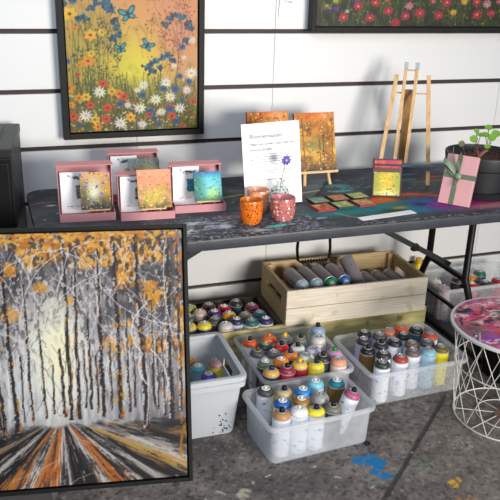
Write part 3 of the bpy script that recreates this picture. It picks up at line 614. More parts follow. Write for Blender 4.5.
for d in [
 (1.465,-.624,(44,46,48),'v','l','black capped spray can with lavender body, back left corner of right tub'),
 (1.431,-.682,(56,52,70),'v','l','dark violet-grey spray can, second down left side of right tub'),
 (1.408,-.762,(30,32,34),'k','g','gold-bodied spray can with black cap and nozzle, left side of right tub'),
 (1.518,-.664,(84,84,84),'v','l','mid grey spray can in second row beside salmon one, right tub'),
 (1.578,-.635,(208,120,92),'v','w','salmon capped spray can, back row of right tub'),
 (1.643,-.624,(232,96,36),'v','w','bright orange capped spray can, back row of right tub'),
 (1.484,-.736,(50,50,56),'k','l','charcoal spray can with black nozzle, left middle of right tub'),
 (1.553,-.730,(42,44,50),'v','w','near-black capped spray can at centre of right tub'),
 (1.618,-.689,(36,38,40),'v','w','black capped spray can in front of the bright orange one, right tub'),
 (1.700,-.658,(38,44,44),'v','t','black capped spray can with teal-blue body, back right of right tub'),
 (1.730,-.721,(206,76,48),'v','w','vermilion red capped spray can, right edge of right tub'),
 (1.683,-.774,(86,84,92),'v','w','dark grey capped spray can in front of vermilion one, right tub'),
 (1.613,-.766,(126,100,90),'v','w','brown capped spray can near centre of right tub'),
 (1.454,-.813,(44,46,50),'v','w','black capped spray can behind the front left corner can, right tub'),
 (1.412,-.878,(52,56,54),'v','w','dark capped white-bodied spray can in front left corner of right tub'),
 (1.506,-.859,(158,58,56),'v','w','brick red capped spray can, front row of right tub'),
 (1.583,-.826,(112,94,88),'v','w','dusty brown capped spray can, front row of right tub'),
 (1.648,-.841,(136,186,206),'v','b','pale ice blue spray can, front row right of right tub'),
 (1.714,-.832,(104,92,48),'v','y','olive capped spray can with yellow and red band, right front corner of right tub')]:
    can(*d,RT,z=.006)
TR='spray cans in the wooden tray'
for d in [
 (.896,-.190,(86,56,64),'v','d','dull maroon spray can, back row of wooden tray'),
 (.956,-.229,(176,30,58),'wv','r','crimson red spray can near the back of wooden tray'),
 (1.027,-.189,(40,52,50),'v','t','black capped spray can with teal body, back right of wooden tray'),
 (1.083,-.249,(126,56,88),'v','r','plum pink spray can, back right corner of wooden tray'),
 (.836,-.247,(204,178,168),'wv','p','large pearl pink spray can, left side of wooden tray'),
 (.900,-.265,(70,48,112),'wv','d','purple capped spray can, middle row of wooden tray'),
 (.956,-.301,(226,158,36),'wv','d','amber yellow capped spray can, centre of wooden tray'),
 (.822,-.367,(224,206,48),'wv','d','lemon yellow spray can, front left of wooden tray'),
 (.756,-.360,(226,200,96),'wv','d','pale yellow spray can beside the leaning forest painting, wooden tray'),
 (.881,-.336,(72,82,72),'v','d','dark green-grey spray can, front row of wooden tray'),
 (.779,-.283,(70,92,74),'v','d','dark green spray can at the left behind pale yellow one, wooden tray'),
 (1.025,-.328,(112,112,92),'v','p','khaki grey spray can with white body, right half of wooden tray'),
 (.970,-.366,(44,46,76),'wv','l','dark navy spray can, right half of wooden tray'),
 (1.091,-.330,(34,98,126),'v','b','teal blue capped spray can, right side of wooden tray'),
 (.911,-.396,(204,196,200),'wv','p','pinkish white spray can, front row of wooden tray'),
 (1.029,-.396,(50,96,92),'v','w','bottle green capped spray can, front row of wooden tray'),
 (1.096,-.396,(52,46,92),'wv','w','dark violet capped spray can, front right corner of wooden tray'),
 (.807,-.187,(176,172,70),'v','y','yellow-green spray can, back left of wooden tray')]:
    can(*d,TR,z=.0125)
BI='spray cans in the grey bin'
for d in [(.672,-.640,(214,120,40),'wv','d','orange capped spray can at the back of grey bin, beside the painting frame'),
 (.700,-.705,(98,176,196),'wv','b','light turquoise capped spray can in grey bin'),
 (.722,-.775,(92,80,178),'wv','l','violet-blue capped spray can in grey bin'),
 (.776,-.684,(168,126,126),'v','y','dusty rose capped spray can with yellow label in grey bin')]:
    can(*d,BI,z=.008)
FA='spray cans in the far right clear tub'
for x,y,c,nz,b,l in [(2.235,-.300,(214,40,40),'wv','r','bright red spray can with white valve, front left of far right tub'),
 (2.205,-.225,(40,42,42),'v','d','black spray can behind the red one, far right tub'),
 (2.295,-.215,(206,120,48),'v','d','dull orange and green spray can, back row of far right tub'),
 (2.075,-.300,(206,150,160),'v','p','dusty pink spray can at left end of far right tub, seen through its side'),(2.078,-.215,(214,210,206),'wv','w','white spray can behind the dusty pink one in far right tub'),
 (2.37,-.18,(30,98,88),'v','t','deep green capped spray can, back row of far right tub'),
 (2.315,-.300,(62,66,56),'v','d','dark olive spray can, front row of far right tub'),
 (2.400,-.290,(170,44,44),'v','r','dull red spray can, front row at right picture edge, far right tub')]:
    can(x,y,c,nz,b,l,FA,z=.006)

# ================================================================== CLEAR TUBS
CLR=plastic_clear('clear_tub_plastic',(238,242,248),.77); CLR2=plastic_clear('clear_tub_rim',(236,240,246),.55)
def tub(cx,cy,w,d,h,rot,label,m=CLR,rm=CLR2,taper=.018,name='plastic_tub'):
    t=thing(name,label,'tub',(cx,cy,0),(0,0,R(rot)),'clear plastic tubs of spray cans')
    bm=B(); tp=taper; wi,di=w-.024,d-.024
    rg=[rrect(wi-tp-.006,di-tp-.006,.024,0),rrect(wi-tp*.9,di-tp*.9,.028,.004)]
    rg+=[rrect(wi-.004,di-.004,.030,h-.012),rrect(wi-.004-.004,di-.004-.004,.028,h-.010),rrect(wi-tp*.9-.004,di-tp*.9-.004,.024,.006),rrect(wi-tp-.01,di-tp-.01,.02,.0045)]
    loft(bm,rg); obj('tub_body',bm,m,t,30)
    bm=B(); rg=[rrect(wi-.003,di-.003,.031,h-.014),rrect(w-.002,d-.002,.038,h-.016),rrect(w,d,.038,h-.008),rrect(w-.004,d-.004,.037,h-.002),rrect(w-.014,d-.014,.034,h),rrect(wi-.008,di-.008,.030,h-.004),rrect(wi-.008,di-.008,.030,h-.012)]
    loft(bm,rg,False,False); obj('rolled_rim',bm,rm,t,35)
    return t
tub(1.030,-1.018,.435,.280,.160,3.5,'translucent plastic tub of spray cans in the foreground, nearest of the tubs',plastic_clear('frosted_tub_plastic',(238,242,250),.68))
tub(1.115,-.657,.395,.408,.150,0,'translucent tub of many colourful spray cans behind the foreground tub')
tub(1.565,-.752,.470,.360,.152,1.5,'wide translucent tub of mostly dark capped spray cans right of the foreground tub')
tub(2.292,-.235,.52,.27,.185,0,'translucent tub under table beside black table leg, at right picture edge')

# ================================================================== GREY BIN
GREYB=mat('grey_bin_plastic',(188,194,202),.4,0,.05,40,.05,6)
t=thing('storage_bin','square light grey plastic bin with slot handles and cans, right of forest painting','bin',(.617,-.768,0),(0,0,R(-1)))
W,D,H=.385,.345,.255; bm=B()
rg=[rrect(W-.05,D-.05,.03,0),rrect(W-.045,D-.045,.035,.004),rrect(W-.006,D-.006,.022,H-.02),rrect(W-.014,D-.014,.018,H-.018),rrect(W-.055,D-.055,.03,.008),rrect(W-.07,D-.07,.02,.0075)]
loft(bm,rg); o=obj('bin_body',bm,GREYB,t,30)
bpy.context.view_layer.update()
cut(o,[(W/2-.06,W/2+.03,-.055,.055,H-.085,H-.05),(-W/2-.03,-W/2+.06,-.055,.055,H-.085,H-.05)])
bm=B(); rg=[rrect(W-.012,D-.012,.022,H-.045),rrect(W+.016,D+.016,.028,H-.045),rrect(W+.018,D+.018,.028,H-.026),rrect(W+.008,D+.008,.026,H-.024),rrect(W+.008,D+.008,.026,H-.020),rrect(W+.022,D+.022,.030,H-.018),rrect(W+.022,D+.022,.030,H-.002),rrect(W+.012,D+.012,.026,H),rrect(W-.018,D-.018,.018,H-.002),rrect(W-.018,D-.018,.018,H-.016)]
loft(bm,rg,False,False); obj('double_rim',bm,GREYB,t,30)
PS=mat('dark_blue_spatter',(40,50,80),.5); bm=B(); rnd=random.Random(2)
for k in range(26):
    x=.155-abs(rnd.gauss(0,.03)); z=.012+abs(rnd.gauss(0,.035)); r=.0012+.002*rnd.random(); f=z/(H-.02); y=-(D/2-.022+.0195*f)-.0022
    loft(bm,[[(x+r*math.cos(q),y,z+r*math.sin(q)) for q in [i*PI/4 for i in range(8)]],[(x+r*math.cos(q),y+.003,z+r*math.sin(q)) for q in [i*PI/4 for i in range(8)]]])
obj('paint_spatter',bm,PS,t)

# ================================================================== WOODEN TRAY AND CRATE
OLIVE=wood('olive_painted_wood',(176,162,106),(208,196,140),(3,20,20),.6,(150,130,84)); DWOOD=wood('dark_board',(60,48,40),(92,76,62),(3,20,20))
t=thing('wooden_tray','long low olive wooden tray under table holding spray cans and carrying the wooden crate','tray',(0,0,0))
def P_(nm,m,*b,bev=.002): o=obj(nm,box(B(),*b,bev),m,t); return o
P_('front_board',OLIVE,.56,1.89,-.440,-.426,0,.158); P_('back_board',DWOOD,.56,1.89,-.122,-.110,0,.158)
P_('end_board',DWOOD,.56,.572,-.426,-.122,0,.158); P_('end_board',DWOOD,1.878,1.89,-.426,-.122,0,.158)
P_('divider_board',DWOOD,1.15,1.164,-.426,-.122,.012,.158); P_('bottom_board',DWOOD,.572,1.878,-.426,-.122,0,.012)
P_('cover_board',DWOOD,1.164,1.878,-.426,-.122,.146,.158)
for x,r in ((.6,.02),):pass
CR=wood('crate_wood',(206,196,180),(228,219,205),(3,60,60),.75,(206,188,160))
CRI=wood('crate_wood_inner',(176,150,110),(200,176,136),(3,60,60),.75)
t=thing('wooden_crate','pale slatted wooden crate of lying spray cans, standing on olive tray under table','crate',(1.168,-.452,.159),(0,0,R(-2.2)))
L,D,H=.685,.35,.166
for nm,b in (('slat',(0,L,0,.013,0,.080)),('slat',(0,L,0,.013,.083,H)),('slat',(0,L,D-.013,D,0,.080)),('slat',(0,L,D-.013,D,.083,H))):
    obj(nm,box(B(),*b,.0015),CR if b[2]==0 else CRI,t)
for x0 in (0,L-.016):
    o=obj('end_panel',box(B(),x0,x0+.016,.0135,D-.0135,0,H,.001),CRI,t)
    bpy.context.view_layer.update(); cut(o,[(x0-.02,x0+.04,.07,D-.07,.075,.115)])
for x0 in (.0165,L-.0165-.022):
    for y0 in (.0135,D-.0135-.022): obj('corner_post',box(B(),x0,x0+.022,y0,y0+.022,.001,H-.004,.001),CRI,t)
obj('floor_board',box(B(),.0165,L-.0165,.0135,D-.0135,0,.045,.001),CRI,t)
bm=B()
for x in (.008,L-.008):
    for z in (.02,.06,.10,.15): lathe(bm,[(.0025,0),(.0015,.001)],8)
bm.free()
CT='spray cans lying in the wooden crate'
def lying(x,y,z,yaw,col,noz,body,label,rev=False,pitch=90):
    # axis from base (back) to cap (front)
    ln=.176; d=Vector((math.sin(R(yaw)),-math.cos(R(yaw)),0)); 
    if rev: base=Vector((x,y,z))+d*ln/2; rz=R(yaw)+PI
    else: base=Vector((x,y,z))-d*ln/2; rz=R(yaw)
    c=can(0,0,col,noz,body,label,CT); c.location=base; c.rotation_mode='XYZ'; c.rotation_euler=(R(pitch),0,rz)
z1=.159+.045+.034; z2=z1+.0565
for i,(x,l) in enumerate(((1.245,'grey spray can lying at bottom of crate below the leftmost upper can'),(1.315,'grey spray can lying at bottom of crate below second upper can'),(1.385,'grey spray can lying at bottom of crate below the green ringed can'),(1.455,'grey spray can lying at bottom of crate below the blue ringed can'),(1.595,'grey spray can low in crate just right of lilac grey can'),(1.663,'mauve grey spray can low in crate, third from its right end'),(1.731,'mauve grey spray can low in crate, second from its right end'),(1.799,'mauve grey spray can low in crate at its right end'))):
    lying(x,-.285 if i!=4 else -.285,z1,0,(120,116,126),'v','m',l,rev=i>3)
for x,yw,c,l,rv in ((1.280,0,(150,184,204),'grey spray can with pale blue ring lying leftmost in crate',False),(1.350,0,(146,178,200),'grey spray can with pale blue ring lying second from left in crate',False),(1.420,0,(30,132,90),'grey spray can with green ring lying in crate',False),(1.490,0,(38,104,186),'grey spray can with royal blue ring lying in crate',False),(1.561,0,(120,112,122),'lilac grey spray can leaning base upward with dark markings in crate',True)):
    if rv: k=can(1.555,-.225,c,'wv','m',l,CT,z=.352); k.rotation_euler=(R(128),0,R(10)); continue
    lying(x,-.292,z2,yw,c,'wv','m',l,rev=rv)

# ================================================================== WIRE BASKET TABLE
a=Art(.51,.51,.0035,(206,120,140),31,ox=-.255,oy=-.255)
n=a.noise(.06,.04,3); a.blend((n-.5)*5,(216,66,96)); a.blend((a.noise(.05,.03,3)-.56)*6,(226,206,210)); a.blend((.42-a.noise(.05,.035,3))*7,(48,42,52))
a.blend(np.clip((a.noise(.07,.04,3)-.58)*7,0,1)*np.clip(-a.X*6+.1,0,1),(150,120,70)); 
a.glow(-.17,-.12,.07,.10,(140,50,168),.9,2); a.glow(-.02,-.20,.12,.05,(128,44,160),.9,2); a.glow(-.2,.02,.05,.06,(70,64,72),.7)
for k in range(240):
    x,y=a.r.rand()*.5-.25,a.r.rand()*.5-.25; an=a.r.rand()*1.5-.4; ln=.02+.05*a.r.rand(); c=[(214,50,96),(60,52,60),(232,200,206),(236,110,140),(150,46,170),(196,74,60),(110,106,112),(240,236,236)][a.r.randint(8)]
    a.wander(x,y,x+ln*math.cos(an),y+ln*math.sin(an),.003+.007*a.r.rand(),c,.01,4,.85)
SX,SY,SH,SR=1.836,-1.122,.40,.252
t=thing('side_table','round wire basket side table with pink and purple marbled top at right edge','side table',(SX,SY,0))
bm=B(); o=art_mesh('painted_inlay',a,0,[attr_mat('marbled_top',.3,.2,80,.3)],flat=True)
bm=B(); bm.from_mesh(o.data)
bmesh.ops.delete(bm,geom=[v for v in bm.verts if math.hypot(v.co.x,v.co.y)>SR-.009],context='VERTS'); bm.to_mesh(o.data); bm.free()
WR=mat('white_wire',(206,204,202),.4)
bm=B(); lathe(bm,[(SR-.01,SH-.014),(SR,SH-.012),(SR+.001,SH-.002),(SR-.002,SH),(SR-.008,SH-.0008)],64); tp=obj('table_top',bm,mat('white_tray_rim',(214,214,214),.35),t,40)
o.parent=tp; o.location=(0,0,SH+.0004)
def ringc(r,z,n=48): return [(r*math.cos(2*PI*k/n),r*math.sin(2*PI*k/n),z) for k in range(n)]
RB=.194; rad=lambda z: RB+(SR-.02-RB)*z/(SH-.02)
for nm,r,z,th_ in (('top_ring',rad(SH-.02),SH-.019,.003),('middle_ring',rad(.23),.23,.0024),('base_ring',RB,.004,.0032),('inner_base_ring',.105,.004,.0022)):
    bm=B(); tube(bm,ringc(r,z),th_,6,True); obj(nm,bm,WR,t,60)
NW=13
for k in range(NW):
    for s in (-1,1):
        a0=2*PI*k/NW; bm=B(); pts=[]
        for q in range(9):
            f=q/8; an=a0+s*R(42)*(f-.5)*1.0+ (0 if s<0 else PI/NW); pts.append((rad((SH-.022)*f)*math.cos(an),rad((SH-.022)*f)*math.sin(an),.004+(SH-.024)*f))
        tube(bm,pts,.0016,5); obj('wire',bm,WR,t,60)
for k in range(8):
    an=2*PI*k/8; bm=B(); tube(bm,[(.03*math.cos(an),.03*math.sin(an),.004),(RB*math.cos(an+.25),RB*math.sin(an+.25),.004)],.0018,5); obj('base_spoke',bm,WR,t,60)
obj('base_plate',lathe(B(),[(.036,.003),(.036,.006)],20),mat('rusty_plate',(120,92,80),.6),t)

# black crate in the shade behind
t=thing('black_tote','black plastic box in the shade behind the wire basket table','box',(2.085,-.855,0),(0,0,0))
bm=B(); loft(bm,[rrect(.25,.13,.02,0),rrect(.28,.15,.025,.20),rrect(.27,.14,.022,.20),rrect(.24,.12,.018,.006)]); obj('box_body',bm,CABF,t,30)
bm=B(); loft(bm,[rrect(.278,.148,.025,.185),rrect(.295,.165,.03,.186),rrect(.295,.165,.03,.198),rrect(.28,.15,.025,.2)],False,False); obj('box_rim',bm,CABF,t,30)
# yellow bottle
t=thing('yellow_bottle','yellow plastic bottle standing between crate and black table leg by the wall','bottle',(2.075,-.055,0))
obj('bottle_body',lathe(B(),[(.036,0),(.038,.004),(.038,.15),(.034,.17),(.016,.20),(.014,.21)],24),mat('yellow_plastic',(228,196,40),.4),t,30)
obj('bottle_cap',lathe(B(),[(.017,.205),(.017,.23),(.015,.233)],20),mat('yellow_cap',(214,170,30),.4),t,30)
# washer on the floor
bm=B(); tube(bm,[(.009*math.cos(q*PI/10),.009*math.sin(q*PI/10),.0035) for q in range(20)],.0035,8,True)
tag(obj('rubber_ring',bm,BLACK,None,60,(1.224,-1.134,0)),'small black rubber ring lying on concrete floor beside the foreground tub','ring')

# ================================================================== ON THE TABLE
def mini_art(w,h,res,kind,seed):
    a=Art(w,h,res,(120,110,60),seed); r=a.r; k=w/.1
    if kind=='lilac':
        a.blend(np.clip(a.Y/h*1.5-.5,0,1),(214,150,90)); a.glow(w*.45,h*.45,w*.28,h*.4,(212,214,190),.95); a.glow(w*.9,h*.5,w*.2,h*.4,(196,140,40),.7); a.glow(w*.1,h*.4,w*.12,h*.3,(90,80,40),.8); a.blend(np.clip(.42-a.Y/h,0,1)*3.2*np.clip(a.noise(w*.1)*1.8-.2,0,1),(44,42,34))
        for (x,y,s) in ((.05,.92,.11),(.18,.68,.09),(.92,.96,.12),(.75,.70,.1),(.2,.1,.07),(.7,.4,.06),(.55,.62,.05)):
            for q in range(14): a.ell(w*x+r.randn()*w*s*.4,h*y+r.randn()*h*s*.4,w*.022,w*.018,[(104,84,168),(84,62,142),(150,130,196)][r.randint(3)])
        dots=[(150,120,60),(90,100,60),(226,206,130),(180,160,200),(80,70,60)]
    elif kind=='peach':
        a.blend(np.clip(a.Y/h*1.4-.2,0,1),(238,150,112)); a.glow(w*.5,h*.2,w*.4,h*.3,(224,214,70),.9); a.blend(np.clip((a.noise(w*.12,h*.3)-.5)*4,0,1)*np.clip(.7-a.Y/h,0,1)*1.6,(196,170,60)); a.blend(np.clip(.34-a.Y/h,0,1)*3*np.clip(a.noise(w*.08,h*.2)*2-.3,0,1),(70,62,34)); a.blend(np.clip((a.noise(w*.1)-.5)*4,0,1)*.7,(234,150,140))
        dots=[(222,90,90),(240,180,170),(150,90,60),(110,120,60),(236,220,90),(226,110,100)]
    elif kind=='blue':
        a.blend(a.Y/h*0+1,(70,160,180)); a.glow(w*.65,h*.25,w*.28,h*.3,(196,226,120),.95); a.glow(w*.55,h*.65,w*.4,h*.35,(110,206,220),.8); a.blend(np.clip(.5-a.X/w,0,1)*1.5,(34,92,60)); a.blend(np.clip(a.Y/h-.8,0,1)*4,(30,96,180)); a.blend(np.clip(.2-a.Y/h,0,1)*3,(30,80,60))
        dots=[(40,110,70),(30,90,60),(140,200,210),(50,120,110),(60,140,200),(24,70,70)]
    elif kind=='rainbow':
        a.blend(a.Y/h,(150,150,150)); a.glow(w*.6,h*.35,w*.3,h*.4,(232,190,60),.9); a.blend(np.clip(a.Y/h-.55,0,1)*2.4,(70,96,100)); a.blend(np.clip(.25-a.X/w,0,1)*3,(120,150,150))
        dots=[(200,120,40),(90,60,40),(230,200,90),(60,80,70),(200,90,60)]
    elif kind=='autumn':
        n=a.noise(w*.18,h*.12,3); a.blend(n*0+1,(184,138,44)); a.blend((n-.5)*3,(226,180,66)); a.blend((.5-n)*3,(104,66,34)); a.blend(np.clip(a.Y/h-.4,0,1)*2*np.clip(n*2-.4,0,1),(190,92,20)); a.glow(w*.4,h*.42,w*.3,h*.12,(132,132,78),.85); a.glow(w*.75,h*.95,w*.2,h*.1,(226,150,110),.7); a.blend(np.clip(.22-a.Y/h,0,1)*5*(n+.3),(62,48,40)); a.glow(w*.3,h*.3,w*.3,h*.06,(222,180,70),.8)
        for q in range(5):
            x=w*(.08,.22,.62,.70,.90)[q]; a.wander(x,h*.14,x+r.randn()*w*.02,h*(.95,.9,.55,.6,.8)[q],w*.026,(74,52,40),w*.02,9,.7)
        dots=[(200,104,28),(214,150,50),(170,80,28),(216,186,96),(70,46,32)]
    elif kind=='yellow':
        a.blend(a.Y*0+1,(176,164,50)); a.glow(w*.5,h*.5,w*.22,h*.5,(226,196,50),.9); a.glow(0,h*.5,w*.2,h,(120,160,60),.7); a.glow(w,h*.5,w*.2,h,(126,160,60),.7); a.glow(w*.5,h*.1,w*.4,h*.15,(220,226,180),.8)
        dots=[(184,50,70),(60,40,40),(240,236,220),(226,130,60),(90,130,50),(200,90,150)]
    elif kind=='magenta':
        a.blend(a.Y*0+1,(170,50,80)); a.blend(a.noise(w*.2,h*.1)*1.2-.3,(226,130,50)); dots=[(230,170,60),(200,60,120),(60,30,50),(240,200,90)]
    else:
        c1,c2=kind; a.blend(a.Y*0+1,c1); a.blend((a.noise(w*.25)-.4)*3,c2); dots=[c2,(210,190,120),(200,110,70),(60,70,50),(220,214,190),(90,140,130)]
    nd={'autumn':260,'lilac':110,'blue':80,'peach':130}.get(kind if isinstance(kind,str) else '',110)
    for q in range(nd):
        y=r.rand()**(1.0 if kind in('autumn','yellow','blue') else 1.3)*h; s=w*(.008+.016*r.rand()); a.ell(r.rand()*w,y,s*1.2,s,dots[r.randint(len(dots))],r.rand()*3,.85)
    return a
def card_art(w,h,seed,accent):
    a=Art(w,h,.0012,(240,240,242),seed); r=a.r
    for q in range(26): a.ell(w*.60+r.randn()*w*.12,h*.86+r.randn()*h*.018,w*.05,h*.012,(70,84,84),r.randn()*.3,.7)
    a.ell(w*.3,h*.91,w*.03,w*.03,(60,120,150)); a.line(w*.25,h*.93,w*.4,h*.86,.001,(80,80,90))
    x0,x1,y0,y1=w*.55,w*.92,h*.36,h*.66
    for q in range(150): a.ell(x0+(x1-x0)*r.rand(),y0+(y1-y0)*r.rand(),.004,.004,accent[r.randint(len(accent))])
    for k in range(2): a.wander(w*(.2+.28*k),h*.17,w*(.42+.28*k),h*.18,.0014,(110,110,120),.008,9,.9)
    return a
PINK=mat('pink_card_box',(192,134,140),.6,0,.1,90,.04,20); PINKD=mat('pink_box_inside',(196,136,144),.65)
def gift_box(x,y,yaw,kind,seed,label,n_label,e_label,c_label,accent,ch=.105,cx=.082,h=.150,aw=.108):
    w,d=.200,.115
    t=thing('gift_box',label,'box',(x,y,ZT),(0,0,R(yaw)),'open pink boxes with miniature canvases')
    bm=B(); e=.003
    box(bm,0,w,0,d,0,e); box(bm,0,w,0,e,e,.030); box(bm,0,e,e,d,e,.030); box(bm,w-e,w,e,d,e,.030); box(bm,e,w-e,d-e,d,e,.030)
    obj('tray',bm,PINK,t)
    # raised lid leaning back a little
    ld=bpy.data.objects.new('lid',None)
    bm=B(); box(bm,0,w,0,e,0,h)
    M=Matrix.Identity(4)
    for xs in ((0,e),(w-e,w)):
        v=[bm.verts.new(p) for xx in xs for p in ((xx,0,.0),(xx,0,h),(xx,-.030,h-.006),(xx,-.026,.014))]
        bm.faces.new(v[:4]); bm.faces.new(v[4:][::-1])
        for i in range(4): j=(i+1)%4; bm.faces.new((v[i],v[j],v[4+j],v[4+i]))
    # top flap sloping forward and up, with bevelled ends
    v=[(0,0,h),(w,0,h),(w+.006,-.032,h-.012),(-.006,-.032,h-.012)]
    lo=[bm.verts.new(p) for p in v]; hi=[bm.verts.new((p[0],p[1],p[2]+e)) for p in v]
    bm.faces.new(hi); bm.faces.new(lo[::-1])
    for i in range(4): j=(i+1)%4; bm.faces.new((lo[i],lo[j],hi[j],hi[i]))
    lid=obj('lid',bm,[PINK],t,None,(0,d,.012),(R(-8),0,0))
    Mw=Matrix.Translation((x,y,ZT))@Matrix.Rotation(R(yaw),4,'Z')
    # card, leaning inside the lid
    cw,chh=.105,min(.155,h-.004)
    ca=card_art(cw,chh,seed,accent); c=art_mesh('greeting_card',ca,.0008,[PRINT,PAPER]); tag(c,c_label,'card','cards inside the pink boxes')
    c.matrix_world=Mw@Matrix.Translation((.010,d-.024,.0045))@Matrix.Rotation(R(-6),4,'X')
    # mini easel with canvas
    ew=.085
    e_=thing('mini_easel',e_label,'easel',(0,0,0),(0,0,0),'miniature easels in the pink boxes'); 
    ex=cx; e_.matrix_world=Mw@Matrix.Translation((ex,.012,.0035))
    bm=B(); box(bm,.004,ew+.014,-.004,.016,.032,.040,.001); obj('ledge',bm,PINEH,e_)
    for s,xx in ((1,.018),(1,ew-.002)):
        bm=B(); bar(bm,(xx,.004,0),(xx+(.022 if xx<.04 else -.022),.046,.100),.007,.006); obj('leg',bm,PINE,e_)
    bm=B(); bar(bm,(ew/2+.009,.074,0),(ew/2+.009,.046,.098),.006,.005); obj('rear_leg',bm,PINE,e_)
    m=mini_art(aw,ch,.0012,kind,seed+50); cv=art_mesh('miniature_canvas',m,.008,[OIL,EDGE]); tag(cv,n_label,'painting','miniature canvases in the pink boxes')
    cv.matrix_world=Mw@Matrix.Translation((ex-.004,.003,.0440))@Matrix.Rotation(R(-21),4,'X')
gift_box(.455,-.315,-3,'rainbow',41,'open pink gift box standing at the back behind the two front boxes','miniature grey and yellow canvas in the rearmost pink box','small wooden easel in the rearmost pink box','white card in the rearmost pink box',[(210,120,120),(220,190,80),(120,160,120)],h=.165,ch=.125,aw=.124,cx=.075)
gift_box(.232,-.515,-4,'lilac',42,'open pink gift box farthest left, nearest the black cabinet','miniature canvas with purple flowers and misty glow in leftmost pink box','small wooden easel in the leftmost pink box','white card in the leftmost pink box',[(120,130,110),(80,80,70),(190,180,160)],ch=.135,h=.178)
gift_box(.447,-.552,-4,'peach',43,'open pink gift box in front middle with peach flower canvas','miniature peach and yellow flower canvas in the front middle pink box','small wooden easel in the front middle pink box','white card in the front middle pink box',[(90,130,110),(60,90,80),(150,180,150)],ch=.142,h=.140,aw=.124,cx=.070)
gift_box(.660,-.515,-3,'blue',44,'open pink gift box farthest right with blue-green canvas','miniature blue and green canvas in the rightmost pink box','small wooden easel in the rightmost pink box','white card in the rightmost pink box',[(50,110,160),(60,140,180),(40,120,100)],ch=.112,h=.155)

# standing panel helper
def stand(o,bl,yaw,lean,roll=0):
    o.rotation_mode='YXZ'; o.rotation_euler=(R(-lean),R(roll),R(yaw)); o.location=bl
# sign
t=thing('sign_sheet','white printed information sheet standing upright behind the cups and glass vase','sign'); stand(t,(.943,-.518,.741),-2,8,-2.6)
SW,SHH=.238,.325
obj('sheet',box(B(),0,SW,0,.003,0,SHH,.0006),PAPER,t)
GI=(96,98,104); text('heading','Bloemenvaasjes:',.0215,(.030,-.0012,.268),t,(84,86,92))
text('subheading','Maak een unieke vaas met het',.0150,(.030,-.0012,.240),t,(96,98,106)); text('subheading','kleinste budget !',.0150,(.030,-.0012,.219),t,(96,98,106))
bm=B(); rnd=random.Random(4)
bm.free()
for z,L_ in ((.203,.17),(.193,.19),(.183,.18),(.173,.185),(.163,.15),(.138,.16),(.128,.09),(.102,.18)):
    x=.03; bm=B()
    while x<.03+L_:
        q=.006+.014*rnd.random(); box(bm,x,min(x+q,.03+L_+.004),-.0006,0,z,z+.0028); x+=q+.003
    obj('text_line',bm,mat('pale_ink',(158,160,168),.7),t)
# two autumn canvases on small easels
def small_easel(bl,yaw,w,label,m=PINEH):
    t=thing('small_easel',label,'easel',(bl[0],bl[1],ZT),(0,0,R(yaw)),'small wooden table easels')
    obj('ledge',box(B(),-.006,w+.012,-.008,.022,.053,.064,.001),m,t)
    for x0,x1 in ((.022,.05),(w-.022,w-.05)):
        bm=B(); bar(bm,(x0-.004,-.010,0),(x1,.08,.23),.012,.008); obj('leg',bm,PINE,t)
    bm=B(); bar(bm,(w/2,.145,0),(w/2,.075,.22),.010,.008); obj('rear_leg',bm,PINE,t)
    return t
t=small_easel((1.278,-.275),0,.165,'small wooden easel carrying the autumn canvas right of the information sheet')
cv=art_mesh('autumn_canvas',mini_art(.188,.250,.0018,'autumn',61),.014,[OIL,EDGE]); tag(cv,'autumn birch canvas on easel, fully visible right of the information sheet','painting','autumn tree canvases on table')
stand(cv,(1.256,-.284,ZT+.066),0,16)
t=small_easel((1.085,-.262),2,.165,'small wooden easel hidden behind the information sheet')
cv=art_mesh('autumn_canvas',mini_art(.188,.262,.0018,'autumn',62),.014,[OIL,EDGE]); tag(cv,'autumn canvas mostly covered by the information sheet, only its top showing','painting','autumn tree canvases on table')
stand(cv,(1.045,-.272,ZT+.062),0,14)
# cups
def cup(x,y,m,mi,label,r=.043,h=.088):
    t=thing('cup',label,'cup',(x,y,ZT),(0,0,random.random()*3),'speckled handmade cups')
    o=lathe(B(),[(r*.62,.0015),(r*.80,0),(r*.93,.012),(r,.035),(r*.99,h-.004),(r*.965,h),(r*.92,h-.003),(r*.92,.03),(r*.7,.010)],32)
    o=obj('cup_body',o,[m,mi],t,60)
    for p in o.data.polygons:
        c=p.center
        if (c.x*c.x+c.y*c.y)**.5<r*.935 and c.z>.009 : p.material_index=1
    return t
OC=speckle('orange_speckled_glaze',(222,112,30),[((40,30,26),85,.26),((240,180,60),75,.20),((44,32,28),130,.22)])
PC=speckle('peach_speckled_glaze',(222,156,120),[((240,216,190),70,.3),((226,120,60),85,.28),((206,190,90),100,.24)])
RC=speckle('rose_speckled_glaze',(186,110,112),[((240,220,214),66,.30),((226,160,60),80,.26),((120,60,70),100,.25)])
cup(.908,-.675,OC,mat('orange_glaze',(212,120,44),.3),'bright orange black-speckled cup in front of the information sheet')
cup(.978,-.560,PC,mat('peach_glaze',(226,160,132),.3),'peach speckled cup standing behind the bright orange one')
cup(1.038,-.668,RC,mat('rose_glaze',(202,128,134),.3),'dusty rose speckled cup in front of glass vase',r=.047,h=.086)
